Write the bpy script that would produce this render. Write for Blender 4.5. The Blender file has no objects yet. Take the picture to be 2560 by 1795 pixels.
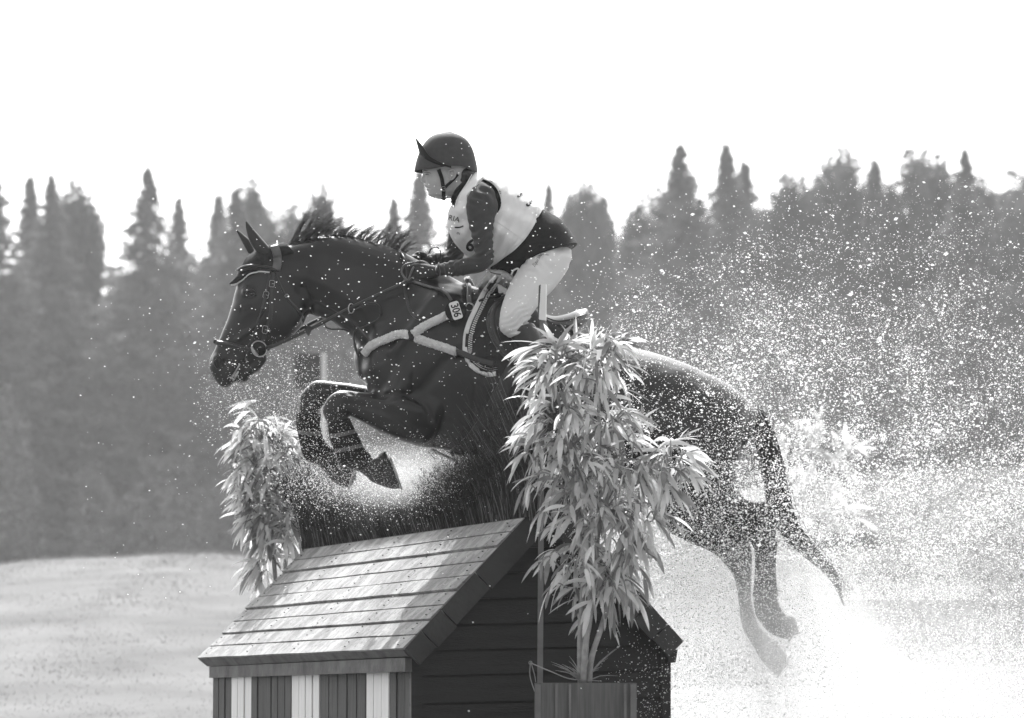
import bpy, math, random
import numpy as np
from mathutils import Vector, Matrix
from mathutils.bvhtree import BVHTree
rng = np.random.default_rng(7); random.seed(7)
R = math.radians
SC = bpy.context.scene
COL = SC.collection
# ---------------------------------------------------------------- camera
CAM_Z, CAM_D, FPX, HOR = 0.6, 18.0, 9900.0, 1750.0
PITCH = math.atan((HOR - 897.5) / FPX)
cd = bpy.data.cameras.new('camera'); cam = bpy.data.objects.new('camera', cd); COL.objects.link(cam)
cam.location = (0, -CAM_D, CAM_Z); cam.rotation_euler = (math.pi/2 + PITCH, 0, 0)
cd.sensor_width = 36; cd.lens = FPX/2560*36; cd.clip_start = .5; cd.clip_end = 2000
cd.dof.use_dof = True; cd.dof.focus_distance = 17.9; cd.dof.aperture_fstop = 4.2
SC.camera = cam
# ---------------------------------------------------------------- sky, sun, exposure
SUN_EL, SUN_AZ = 50, -10          # degrees; azimuth measured from +Y (away from camera), negative = left
w = bpy.data.worlds.new('World'); SC.world = w; w.use_nodes = True
nt = w.node_tree; bg = nt.nodes['Background']
sky = nt.nodes.new('ShaderNodeTexSky'); sky.sky_type = 'NISHITA'; sky.sun_disc = False
sky.sun_elevation = R(SUN_EL); sky.sun_rotation = R(SUN_AZ); sky.dust_density = 4; sky.air_density = 1.2
bw = nt.nodes.new('ShaderNodeRGBToBW')
nt.links.new(sky.outputs[0], bw.inputs[0]); nt.links.new(bw.outputs[0], bg.inputs[0]); bg.inputs[1].default_value = .15
sd = bpy.data.lights.new('sun', 'SUN'); sun = bpy.data.objects.new('sun', sd); COL.objects.link(sun)
sd.energy = 2.8; sd.angle = R(.5); sd.color = (1, 1, 1)
SDIR = Vector((math.cos(R(SUN_EL))*math.sin(R(SUN_AZ)), math.cos(R(SUN_EL))*math.cos(R(SUN_AZ)), math.sin(R(SUN_EL))))
sun.rotation_euler = SDIR.to_track_quat('Z', 'Y').to_euler()
SC.view_settings.view_transform = 'Standard'; SC.view_settings.look = 'None'
SC.view_settings.exposure = 1.4; SC.view_settings.gamma = 1
SC.cycles.max_bounces = 6; SC.cycles.transparent_max_bounces = 12; SC.cycles.volume_bounces = 1
SC.cycles.diffuse_bounces = 3; SC.cycles.caustics_reflective = False; SC.cycles.caustics_refractive = False
SC.cycles.use_denoising = True
# ---------------------------------------------------------------- measuring: photo pixel (2560 wide) + depth behind the horse's plane -> metres
CP, SP_ = math.cos(PITCH), math.sin(PITCH)
CAMP = Vector((0, -CAM_D, CAM_Z))
def ray(px, py):
    u, v = (px-1280)/FPX, -(py-897.5)/FPX
    return Vector((u, CP - v*SP_, SP_ + v*CP))
def W(px, py, y=0.0):
    d = ray(px, py); return CAMP + d*((y + CAM_D)/d.y)
PX = CAM_D/FPX
def smooth01(a, b, x):
    t = np.clip((x-a)/(b-a), 0, 1); return t*t*(3-2*t)
# ---------------------------------------------------------------- materials (all greys: the photograph is black and white)
def mat(name, v, rough=.6, var=.15, scale=8, bump=0, bscale=60, spec=.4, sheen=0, transl=0, metal=0, stretch=None, v2=None, coat=0):
    m = bpy.data.materials.new(name); m.use_nodes = True; t = m.node_tree; b = t.nodes['Principled BSDF']
    N, L = t.nodes.new, t.links.new
    tc = N('ShaderNodeTexCoord'); mp = N('ShaderNodeMapping'); L(tc.outputs['Object'], mp.inputs[0])
    if stretch: mp.inputs['Scale'].default_value = stretch
    n = N('ShaderNodeTexNoise'); n.inputs['Scale'].default_value = scale; n.inputs['Detail'].default_value = 6
    L(mp.outputs[0], n.inputs['Vector'])
    r = N('ShaderNodeMapRange'); r.inputs[1].default_value = .3; r.inputs[2].default_value = .7
    r.inputs[3].default_value = v*(1-var) if v2 is None else v; r.inputs[4].default_value = v*(1+var) if v2 is None else v2
    L(n.outputs[0], r.inputs[0]); L(r.outputs[0], b.inputs['Base Color'])
    b.inputs['Roughness'].default_value = rough; b.inputs['Specular IOR Level'].default_value = spec
    b.inputs['Metallic'].default_value = metal
    if sheen: b.inputs['Sheen Weight'].default_value = sheen; b.inputs['Sheen Roughness'].default_value = .35
    if coat: b.inputs['Coat Weight'].default_value = coat
    if bump:
        n2 = N('ShaderNodeTexNoise'); n2.inputs['Scale'].default_value = bscale; n2.inputs['Detail'].default_value = 4
        L(mp.outputs[0], n2.inputs['Vector']); bp = N('ShaderNodeBump'); bp.inputs['Strength'].default_value = bump
        bp.inputs['Distance'].default_value = .01; L(n2.outputs[0], bp.inputs['Height']); L(bp.outputs[0], b.inputs['Normal'])
    if transl:
        tr = N('ShaderNodeBsdfTranslucent'); L(r.outputs[0], tr.inputs[0]); mx = N('ShaderNodeMixShader'); mx.inputs[0].default_value = transl
        L(b.outputs[0], mx.inputs[1]); L(tr.outputs[0], mx.inputs[2]); L(mx.outputs[0], t.nodes['Material Output'].inputs[0])
    return m
M = dict(
 coat=mat('coat', .010, .32, .5, 5, .12, 240, .45, sheen=.03, stretch=(1, 1, .45)),
 hoof=mat('hoof', .035, .45, .3, 20, .3, 80), steel=mat('steel', .38, .35, .1, 20, metal=1),
 mane=mat('mane_hair', .20, .45, .6, 40, 0, 0, .6, transl=.5), hair=mat('hair', .06, .45, .5, 30, 0, 0, .6, transl=.4), eye=mat('eye', .008, .06, .1, 10, spec=.9, coat=1), paleskin=mat('pale_lip', .35, .5, .4, 40),
 leather=mat('leather', .02, .38, .3, 20, .15, 150, .5), leather2=mat('pale_leather', .10, .32, .3, 20, .15, 150),  # leather2: base lightened to paint in the sun's reflection on the headpiece
 saddle=mat('saddle_leather', .05, .46, .2, 14, .1, 120, 1.0), knit=mat('crochet', .03, .9, .4, 60, 1, 260),
 white=mat('white_cloth', .6, .8, .06, 8, .2, 120), fleece=mat('fleece', .68, .95, .12, 60, 1.0, 210, .1, sheen=.3),
 braid=mat('braid', .03, .7, .3, 200, v2=.55), pad=mat('pad_cloth', .035, .9, .2, 20, .5, 300, .2),
 bib=mat('bib_cloth', .8, .75, .05, 5, .35, 14, .2, transl=.22), black=mat('black_cloth', .014, .85, .2, 30, .3, 200, .2, sheen=.08),
 shirt=mat('shirt_cloth', .045, .8, .1, 20, .2, 300, .2, sheen=.15), breech=mat('breeches_cloth', .52, .7, .04, 10, .25, 22, .25, sheen=.1),
 skin=mat('skin', .36, .5, .08, 30, .1, 120), lip=mat('lips', .24, .45, .1, 40), darkhair=mat('rider_hair', .03, .5, .4, 60, .4, 90),
 helmet=mat('helmet_cover', .048, .75, .12, 40, .2, 400, .3, sheen=.1), glove=mat('glove', .03, .7, .3, 30, .4, 160),
 print=mat('print_ink', .015, .7, .1, 5), printw=mat('print_white', .6, .6, .05, 5), stitch=mat('stitching', .1, .7, .1, 5),
 leaf=mat('leaf', .68, .42, .3, 6, .2, 40, .5, transl=.45), leaf2=mat('leaf_dull', .26, .5, .45, 6, .2, 40, .4, transl=.35),
 cane=mat('cane', .26, .5, .3, 30, .2, 60), twig=mat('twig', .042, .8, .6, 12, .3, 60, .2, transl=.4), twigp=mat('twig_pale', .13, .8, .4, 12),
 needle=mat('needles', .12, .8, .5, 1.2, 0, 0, .15, transl=.3), needle2=mat('broad_leaf', .075, .7, .5, 1.2, 0, 0, .2, transl=.4), bark=mat('bark', .07, .9, .3, 6, .5, 30),
 gable=mat('dark_board', .011, .5, .35, 5, .35, 40, .35, stretch=(1, 1, 9)), edge=mat('verge_board', .032, .6, .3, 6, .35, 40, .3),
 slat=mat('grey_slat', .05, .7, .3, 7, .4, 40, .3, stretch=(6, 6, .6)), slatw=mat('white_slat', .66, .65, .07, 7, .25, 40, .3, stretch=(6, 6, .6)),
 fascia=mat('fascia', .085, .75, .5, 9, .5, 50, .3, stretch=(1, 1, 1)), pole=mat('pole_wood', .14, .7, .2, 12, .2, 60), board=mat('white_board', .6, .6, .05, 8),
 planter=mat('planter_plastic', .075, .3, .4, 9, .1, 30, .5, stretch=(8, 8, .5)), wire=mat('wire', .22, .5, .2, 10), farboard=mat('far_board', .10, .7, .1, 8),
)
# ---------------------------------------------------------------- mesh helpers
class MB:
    def __init__(s): s.v = []; s.f = []; s.mi = []; s.n = 0
    def add(s, v, f, mi=0):
        v = np.asarray(v, float).reshape(-1, 3); s.v.append(v)
        for q in f: s.f.append(tuple(i + s.n for i in q)); s.mi.append(mi)
        s.n += len(v); return s
    def V(s): return np.concatenate(s.v) if s.v else np.zeros((0, 3))
def link(name, me, m, parent=None, smooth=True):
    o = bpy.data.objects.new(name, me); COL.objects.link(o)
    if parent is not None: o.parent = parent; o.matrix_parent_inverse = Matrix.Translation(-parent.location)
    for x in (m if isinstance(m, (list, tuple)) else [m]): me.materials.append(x)
    if smooth: me.polygons.foreach_set('use_smooth', [True]*len(me.polygons))
    return o
def build(name, mb, m, parent=None, smooth=True):
    me = bpy.data.meshes.new(name); me.from_pydata(mb.V().tolist(), [], mb.f); 
    o = link(name, me, m, parent, smooth)
    if any(mb.mi): me.polygons.foreach_set('material_index', mb.mi)
    me.update(); return o
def tris(name, V, F, m, parent=None, smooth=False, mi=None):
    """fast mesh from numpy: V (n,3), F (k,s) with s verts a face"""
    V = np.ascontiguousarray(V, np.float32); F = np.ascontiguousarray(F, np.int32); k, s = F.shape
    me = bpy.data.meshes.new(name); me.vertices.add(len(V)); me.vertices.foreach_set('co', V.ravel())
    me.loops.add(k*s); me.loops.foreach_set('vertex_index', F.ravel()); me.polygons.add(k)
    me.polygons.foreach_set('loop_start', np.arange(0, k*s, s, dtype=np.int32))
    me.polygons.foreach_set('loop_total', np.full(k, s, np.int32))
    o = link(name, me, m, parent, False)
    if smooth: me.polygons.foreach_set('use_smooth', [True]*k)
    if mi is not None: me.polygons.foreach_set('material_index', np.asarray(mi, np.int32))
    me.update(); me.validate(); return o
def thing(name, label, cat, loc=(0, 0, 0), group=None):
    o = bpy.data.objects.new(name, None); COL.objects.link(o); o.location = loc; o.empty_display_size = .1
    return tag(o, label, cat, group)
def tag(o, label, cat, group=None, kind=None):
    o['label'] = label; o['category'] = cat
    if group: o['group'] = group
    if kind: o['kind'] = kind
    return o
def struct(o): o['kind'] = 'structure'; return o
def catmull(A, sub):
    A = np.asarray(A, float); n = len(A); out = []
    P = np.vstack([2*A[0]-A[1], A, 2*A[-1]-A[-2]])
    for i in range(n-1):
        p0, p1, p2, p3 = P[i], P[i+1], P[i+2], P[i+3]
        for k in range(sub):
            t = k/sub
            out.append(.5*((2*p1)+(-p0+p2)*t+(2*p0-5*p1+4*p2-p3)*t*t+(-p0+3*p1-3*p2+p3)*t**3))
    out.append(A[-1]); return np.array(out)
def loft(mb, secs, seg=24, sub=4, cap=(.5, .5), grow=0.0, e=1.0, mi=0):
    """secs rows: top px x,y, bottom px x,y, half width (m), depth y"""
    rows = []
    for s in secs:
        T, B = W(s[0], s[1], s[5]), W(s[2], s[3], s[5]); rows.append([*T, *B, s[4]])
    rows = catmull(rows, sub); rings = []
    C = (rows[:, :3]+rows[:, 3:6])/2; A = (rows[:, :3]-rows[:, 3:6])/2; Wd = np.maximum(rows[:, 6], .002)
    la = np.linalg.norm(A, axis=1, keepdims=True); A = A*(1+grow/np.maximum(la, .003)); Wd = Wd+grow
    lst = [(C[i], A[i], Wd[i]) for i in range(len(C))]
    def capr(c, a, wd, d, k):
        r = min(np.linalg.norm(a), wd); return [(c+d*r*k*math.sin(q), a*math.cos(q), wd*math.cos(q)) for q in (.5, .95, 1.3)]
    d0 = C[0]-C[1]; d0 /= max(np.linalg.norm(d0), 1e-6); d1 = C[-1]-C[-2]; d1 /= max(np.linalg.norm(d1), 1e-6)
    if cap[0]: lst = capr(*lst[0], d0, cap[0])[::-1] + lst
    if cap[1]: lst = lst + capr(C[-1], A[-1], Wd[-1], d1, cap[1])
    th = np.linspace(0, 2*math.pi, seg, endpoint=False)
    ct, st = np.cos(th), np.sin(th)
    if e != 1: ct = np.sign(ct)*np.abs(ct)**e; st = np.sign(st)*np.abs(st)**e
    V = np.array([[c + a*ct[k] + np.array([0, 1, 0])*wd*st[k] for k in range(seg)] for c, a, wd in lst]).reshape(-1, 3)
    F = []; n = len(lst)
    for i in range(n-1):
        for k in range(seg):
            a, b = i*seg+k, i*seg+(k+1) % seg; F.append((a, b, b+seg, a+seg))
    if cap[0] is not None and cap[0] is not False: F.append(tuple(range(seg))[::-1])
    if cap[1] is not None and cap[1] is not False: F.append(tuple((n-1)*seg+k for k in range(seg)))
    mb.add(V, F, mi); return mb
def tube(mb, pts, r, seg=8, sub=3, flat=1.0, closed=False, mi=0, up=None):
    pts = np.array([list(p) for p in pts], float); r = np.broadcast_to(np.asarray(r, float), (len(pts),))
    if closed: pts = np.vstack([pts, pts[:1]]); r = np.append(r, r[0])
    if sub > 1: q = catmull(np.column_stack([pts, r]), sub); pts, r = q[:, :3], q[:, 3]
    n = len(pts); T = np.gradient(pts, axis=0); T /= np.maximum(np.linalg.norm(T, axis=1, keepdims=True), 1e-9)
    u = np.array(up if up is not None else (0, 1, 0), float)
    if abs(T[0] @ u) > .9: u = np.array([1., 0, 0])
    th = np.linspace(0, 2*math.pi, seg, endpoint=False); V = []
    for i in range(n):
        if up is not None: u = np.array(up, float)
        u = u - T[i]*(u @ T[i]); u /= max(np.linalg.norm(u), 1e-9); b = np.cross(T[i], u)
        V.append(pts[i] + r[i]*(np.outer(np.cos(th)*flat, u) + np.outer(np.sin(th), b)))
    V = np.vstack(V); F = [(i*seg+k, i*seg+(k+1) % seg, (i+1)*seg+(k+1) % seg, (i+1)*seg+k) for i in range(n-1) for k in range(seg)]
    F += [tuple(range(seg))[::-1], tuple((n-1)*seg+k for k in range(seg))]
    mb.add(V, F, mi); return mb
def ellipsoid(mb, c, rx, ry, rz, seg=16, rot=0, mi=0):
    V = []; n = seg//2
    for i in range(n+1):
        a = math.pi*i/n
        for k in range(seg):
            b = 2*math.pi*k/seg; x, y, z = rx*math.sin(a)*math.cos(b), ry*math.sin(a)*math.sin(b), rz*math.cos(a)
            V.append((c[0]+x*math.cos(rot)-z*math.sin(rot), c[1]+y, c[2]+x*math.sin(rot)+z*math.cos(rot)))
    F = [(i*seg+k, (i+1)*seg+k, (i+1)*seg+(k+1) % seg, i*seg+(k+1) % seg) for i in range(n) for k in range(seg)]
    mb.add(V, F, mi); return mb
def hexa(mb, P, mi=0):
    """8 corners: 4 of one face (ordered round), then the matching 4 of the opposite face"""
    mb.add([list(p) for p in P], [(0, 1, 2, 3), (7, 6, 5, 4), (0, 4, 5, 1), (1, 5, 6, 2), (2, 6, 7, 3), (3, 7, 4, 0)], mi); return mb
def slab(mb, a, b, c, d, n, t, mi=0):
    n = Vector(n).normalized()*t; hexa(mb, [a, b, c, d, a+n, b+n, c+n, d+n], mi)
def evaluated(o):
    dg = bpy.context.evaluated_depsgraph_get(); me = bpy.data.meshes.new_from_object(o.evaluated_get(dg)); return me
def remesh(mb, voxel, smooth=4, fac=.5, fn=None):
    me = bpy.data.meshes.new('t'); me.from_pydata(mb.V().tolist(), [], mb.f); o = bpy.data.objects.new('t', me); COL.objects.link(o)
    m = o.modifiers.new('r', 'REMESH'); m.mode = 'VOXEL'; m.voxel_size = voxel
    if smooth: s = o.modifiers.new('s', 'SMOOTH'); s.factor = fac; s.iterations = smooth
    bpy.context.view_layer.update(); out = evaluated(o); bpy.data.objects.remove(o); bpy.data.meshes.remove(me)
    if fn:
        V = np.empty(len(out.vertices)*3); out.vertices.foreach_get('co', V); V = V.reshape(-1, 3)
        Nn = np.empty(len(out.vertices)*3); out.vertices.foreach_get('normal', Nn); V = fn(V, Nn.reshape(-1, 3)); out.vertices.foreach_set('co', V.ravel()); out.update()
    return out
def bvh(*meshes):
    V, F = [], []
    for me in meshes:
        k = len(V); V += [v.co.copy() for v in me.vertices]; F += [tuple(i+k for i in p.vertices) for p in me.polygons]
    return BVHTree.FromPolygons(V, F)
def project(V):
    """metres -> photo pixels (for shaping meshes by measured outlines)"""
    V = np.asarray(V); x, y, z = V[:, 0], V[:, 1]+CAM_D, V[:, 2]-CAM_Z
    d = y*CP + z*SP_; up = z*CP - y*SP_
    return np.column_stack([1280 + FPX*x/d, 897.5 - FPX*up/d])
def S(tree, px, py, off=.004, y=None):
    """the point of a built surface seen at a measured pixel, and its normal"""
    if y is not None: return W(px, py, y), Vector((0, -1, 0))
    d = ray(px, py).normalized(); h = tree.ray_cast(CAMP, d)
    if h[0] is None: return None, None
    n = h[1]; n = n if n.dot(d) < 0 else -n
    return h[0] + n*off, n
def surf_pts(tree, pts, off, sub=5):
    A = catmull([[p[0], p[1]] for p in pts], sub) if len(pts) > 2 else np.array([[pts[0][0]+(pts[1][0]-pts[0][0])*k/8, pts[0][1]+(pts[1][1]-pts[0][1])*k/8] for k in range(9)])
    P, Nn = [], []
    for a in A:
        p, n = S(tree, a[0], a[1], off)
        P.append(p); Nn.append(n)
    good = [i for i, p in enumerate(P) if p is not None]
    for i in range(len(P)):
        if P[i] is None:
            j = min(good, key=lambda g: abs(g-i)); P[i] = W(A[i][0], A[i][1], P[j].y); Nn[i] = Nn[j]
    Nn = [sum((Nn[max(0, min(len(Nn)-1, i+k))] for k in (-2, -1, 0, 1, 2)), Vector()).normalized() for i in range(len(Nn))]
    return P, Nn
def strap(mb, tree, pts, width, thick=.004, off=.003, sub=5, mi=0, dome=0):
    P, Nn = surf_pts(tree, pts, off, sub); V = []; n = len(P)
    for i in range(n):
        t = (P[min(i+1, n-1)]-P[max(i-1, 0)]).normalized(); s = t.cross(Nn[i]).normalized()*width/2; u = Nn[i]*thick
        prof = [(-1, -1.2), (-1, .7), (-.8, 1), (0, 1+dome), (.8, 1), (1, .7), (1, -1.2)]
        V += [P[i]+s*a+u*b for a, b in prof]
    k = 7; F = [(i*k+j, i*k+(j+1) % k, (i+1)*k+(j+1) % k, (i+1)*k+j) for i in range(n-1) for j in range(k)]
    F += [tuple(range(k))[::-1], tuple((n-1)*k+j for j in range(k))]
    mb.add([list(v) for v in V], F, mi); return mb
def roll(mb, tree, pts, r, off=.0, seg=12, sub=6, mi=0, fuzz=0):
    P, Nn = surf_pts(tree, pts, off, sub); rr = np.full(len(P), r) if np.isscalar(r) else np.interp(np.linspace(0, 1, len(P)), np.linspace(0, 1, len(r)), r)
    k = len(mb.v); tube(mb, P, rr, seg, 1, mi=mi)
    if fuzz: mb.v[-1] = mb.v[-1] + rng.normal(0, fuzz, mb.v[-1].shape)
    return mb
def text(name, s, tree, cx, cy, size, ang, m, parent, off=.003, squash=1.0, bold=0, shear=0):
    """lettering laid on a built surface; cx, cy, size in measured pixels, ang in degrees clockwise"""
    cu = bpy.data.curves.new(name, 'FONT'); cu.body = s; cu.align_x = 'CENTER'; cu.align_y = 'CENTER'; cu.size = 1; cu.offset = bold; cu.shear = shear; cu.resolution_u = 3
    o = bpy.data.objects.new(name, cu); COL.objects.link(o); bpy.context.view_layer.update(); me = evaluated(o); bpy.data.objects.remove(o); bpy.data.curves.remove(cu)
    ca, sa = math.cos(R(ang)), math.sin(R(ang)); last = None
    for v in me.vertices:
        x, y = v.co.x*size*squash, -v.co.y*size; p, n = S(tree, cx + x*ca - y*sa, cy + x*sa + y*ca, off)
        if p is None: p = last if last is not None else W(cx, cy, -.3)
        v.co = p; last = p
    me.materials.clear(); return link(name, me, m, parent, False)
def inside(P, poly):
    x, y = P[:, 0], P[:, 1]; c = np.zeros(len(P), bool); n = len(poly)
    for i in range(n):
        (x1, y1), (x2, y2) = poly[i], poly[(i+1) % n]
        m = ((y1 > y) != (y2 > y)) & (x < (x2-x1)*(y-y1)/((y2-y1) + 1e-9) + x1); c ^= m
    return c
# ================================================================ setting
def hgt(x, y):
    crest = 2.34 + 1.05*smooth01(-2, 5, x) + .03*np.sin(x*1.1+.6) + .02*np.sin(x*3.1) - .16*smooth01(-3.6, -7.0, x)
    up = smooth01(4, 31, y)**.85
    down = smooth01(32, 60, y)
    base = 0.0*x + .12*smooth01(-25, -40, y)
    h = base + up*(crest)*(1-down) + down*.6
    pond = smooth01(1.6, 3.2, x)*(1-smooth01(6, 10, y))*smooth01(-9, -6, y)
    return h - pond*.35
xs = np.concatenate([np.linspace(-900, -40, 12, endpoint=False), np.linspace(-40, 40, 161), np.linspace(40, 900, 13)[1:]])
ys = np.concatenate([np.linspace(-300, -20, 8, endpoint=False), np.linspace(-20, 70, 181), np.linspace(70, 1500, 18)[1:]])
X, Y = np.meshgrid(xs, ys); Z = hgt(X, Y) + .004*np.sin(X*2.3+Y*.7)*np.sin(Y*1.7)
V = np.column_stack([X.ravel(), Y.ravel(), Z.ravel()]); nx, ny = len(xs), len(ys)
I = (np.arange(ny-1)[:, None]*nx + np.arange(nx-1)[None]).ravel(); F = np.column_stack([I, I+1, I+nx+1, I+nx])
mg = mat('grass_ground', .14, .95, .22, 1.1, .3, 30, .1)
struct(tris('ground', V, F, mg, smooth=True))
# mown grass standing on the bank: blades, uncountable
def blades(n, x0, x1, y0, y1, h, wd):
    x = rng.uniform(x0, x1, n); y = rng.uniform(y0, y1, n); z = hgt(x, y); a = rng.uniform(0, math.pi, n); hh = h*rng.uniform(.5, 1.3, n)
    b = np.column_stack([x, y, z-.01]); s = np.column_stack([np.cos(a), np.sin(a), 0*a])*wd; t = np.column_stack([rng.normal(0, .35, n)*hh, rng.normal(0, .35, n)*hh, hh])
    V = np.stack([b-s, b+s, b+t], 1).reshape(-1, 3); return V
V = np.vstack([blades(80000, -9, 0, 5, 33, .022, .007), blades(20000, -16, -9, 8, 33, .03, .01), blades(30000, 3, 10, 12, 34, .05, .010), blades(14000, -9, -1, 28, 34, .05, .010)])
F = np.arange(len(V)).reshape(-1, 3)
o = tris('grass', V, F, mat('grass_blades', .18, .8, .2, 1.0, transl=.35)); tag(o, 'short pale sunlit grass covering the bank behind the jump', 'grass', kind='stuff')
# pond on the right that the horse has just galloped through
mw = mat('pond_water', .26, .45, .12, 3, .8, 9, .5)
xx = np.linspace(1.4, 14, 60); yy = np.linspace(-9, 9.5, 80); X, Y = np.meshgrid(xx, yy); Z = -.10 + .012*np.sin(X*9+Y*3)*np.sin(Y*7)
I = (np.arange(79)[:, None]*60 + np.arange(59)[None]).ravel()
struct(tris('water', np.column_stack([X.ravel(), Y.ravel(), Z.ravel()]), np.column_stack([I, I+1, I+61, I+60]), mw, smooth=True))
# ================================================================ forest
def clumps(C, s, n=3, flat=.5):
    """small leaf-sized triangles and quads at centres C with size s"""
    k = len(C); a = rng.normal(0, 1, (k, 3)); a /= np.linalg.norm(a, axis=1, keepdims=True); b = rng.normal(0, 1, (k, 3)); b -= a*(a*b).sum(1, keepdims=True); b /= np.linalg.norm(b, axis=1, keepdims=True)
    s = np.asarray(s).reshape(-1, 1)*rng.uniform(.6, 1.3, (k, 1)); a = a*s; b = b*s*flat
    return np.stack([C-a, C-b, C+a, C+b], 1).reshape(-1, 3)
def spruce_mesh(seed, H, Rb, dens=1.0):
    g = np.random.default_rng(seed); C, S_ = [], []
    nw = int(H*6.5)
    for i in range(nw):
        t = .04 + .96*(1-(1-i/nw)**1.35); z = H*t; r = Rb*((1-t)**.95)*1.12*(1+.08*math.sin(i*.7+seed)+.06*math.sin(i*1.7)) + .03; nb = int(6+4*(1-t))
        for b in range(nb):
            a = g.uniform(0, 2*math.pi); L = r*g.uniform(.6, 1.35); m = max(16, int(L*34*dens)); u = g.uniform(.05, 1, m)**.75
            x, y = np.cos(a)*u*L, np.sin(a)*u*L; zz = z - .28*u*L + .12*u**2*L + g.normal(0, .05, m); sp = .10+.10*u
            C.append(np.column_stack([x+g.normal(0, 1, m)*sp*(1-.85*t), y+g.normal(0, 1, m)*sp*(1-.85*t), zz])); S_.append(np.full(m, .13)*(1-.45*t))
    for z in np.linspace(H*.985, H*1.01, 8): C.append(np.array([[0, 0, z]])+g.normal(0, .035, (3, 3))); S_.append(np.full(3, .07))
    return clumps(np.vstack(C), np.concatenate(S_), flat=.55)
def broad_mesh(seed, H, Rb):
    g = np.random.default_rng(seed); C = []; nl = 46
    for i in range(nl):
        t = g.uniform(.25, 1)**.8; a = g.uniform(0, 6.28); rr = Rb*(math.sin(math.pi*min(1, (1-t)*1.05+.16)))*g.uniform(.3, 1); c = np.array([rr*math.cos(a), rr*math.sin(a), H*t*.95])
        m = 800; s = g.uniform(.35, .85); C.append(c + g.normal(0, 1, (m, 3))*np.array([s*.55, s*.55, s*.8]))
    for i in range(16):   # leaders reaching out of the top
        a = g.uniform(0, 6.28); q = g.uniform(.2, .8)*Rb; z0 = H*g.uniform(.62, .86); m = 220; u = g.uniform(0, 1, m)**1.4
        C.append(np.column_stack([q*np.cos(a)+u*.3*np.cos(a)+g.normal(0, .10, m), q*np.sin(a)+u*.3*np.sin(a)+g.normal(0, .10, m), z0+u*H*.13+g.normal(0, .08, m)]))
    return clumps(np.vstack(C), .12, flat=.6)
def trunk_mb(H, r):
    mb = MB(); tube(mb, [(0, 0, 0), (.05, 0, H*.3), (-.03, .04, H*.65), (0, 0, H*.97)], [r, r*.75, r*.4, .015], 8, 3)
    for i in range(14):
        z = H*(.15+.055*i); a = i*2.4; L = (1-z/H)*1.5; tube(mb, [(0, 0, z), (math.cos(a)*L*.6, math.sin(a)*L*.6, z-.05), (math.cos(a)*L, math.sin(a)*L, z-.1)], [r*.2, r*.12, .01], 5, 2)
    return mb
KINDS = {}
def make_tree(kind):
    seed = kind[1]; H = 15.0
    t = thing('spruce_tree' if kind[0] == 's' else 'broadleaf_tree', '', 'tree')
    V = spruce_mesh(seed, H, [2.3, 2.5, 2.0, 3.0][seed % 4], 1.25) if kind[0] == 's' else broad_mesh(seed, H, [2.4, 3.0, 2.0][seed % 3])
    tris('crown', V, np.arange(len(V)).reshape(-1, 4), M['needle'] if kind[0] == 's' else M['needle2'], t)
    build('trunk', trunk_mb(H, .11), M['bark'], t); return t
def plant_tree(kind, x, y, H, sx, label, group):
    if kind not in KINDS: t = make_tree(kind); KINDS[kind] = t
    else:
        src = KINDS[kind]; t = src.copy(); COL.objects.link(t)
        for ch in list(src.children): c = ch.copy(); COL.objects.link(c); c.parent = t
    t.location = (x, y, float(hgt(np.array(x), np.array(y)))-.1); t.rotation_euler = (0, 0, random.uniform(0, 6.28)); s = H/15.0; t.scale = (s*sx, s*sx, s)
    t['label'] = label; t['group'] = group
GF = 'trees of the forest edge beyond the bank'
YT = lambda y: y*2.1+12
def fr(px, apex, y):                                  # where a tree measured at px / apex stands and how tall it is
    q = W(px, apex, y); g = float(hgt(np.array(q.x), np.array(y))); return q.x, q.z-g+.1
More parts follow.
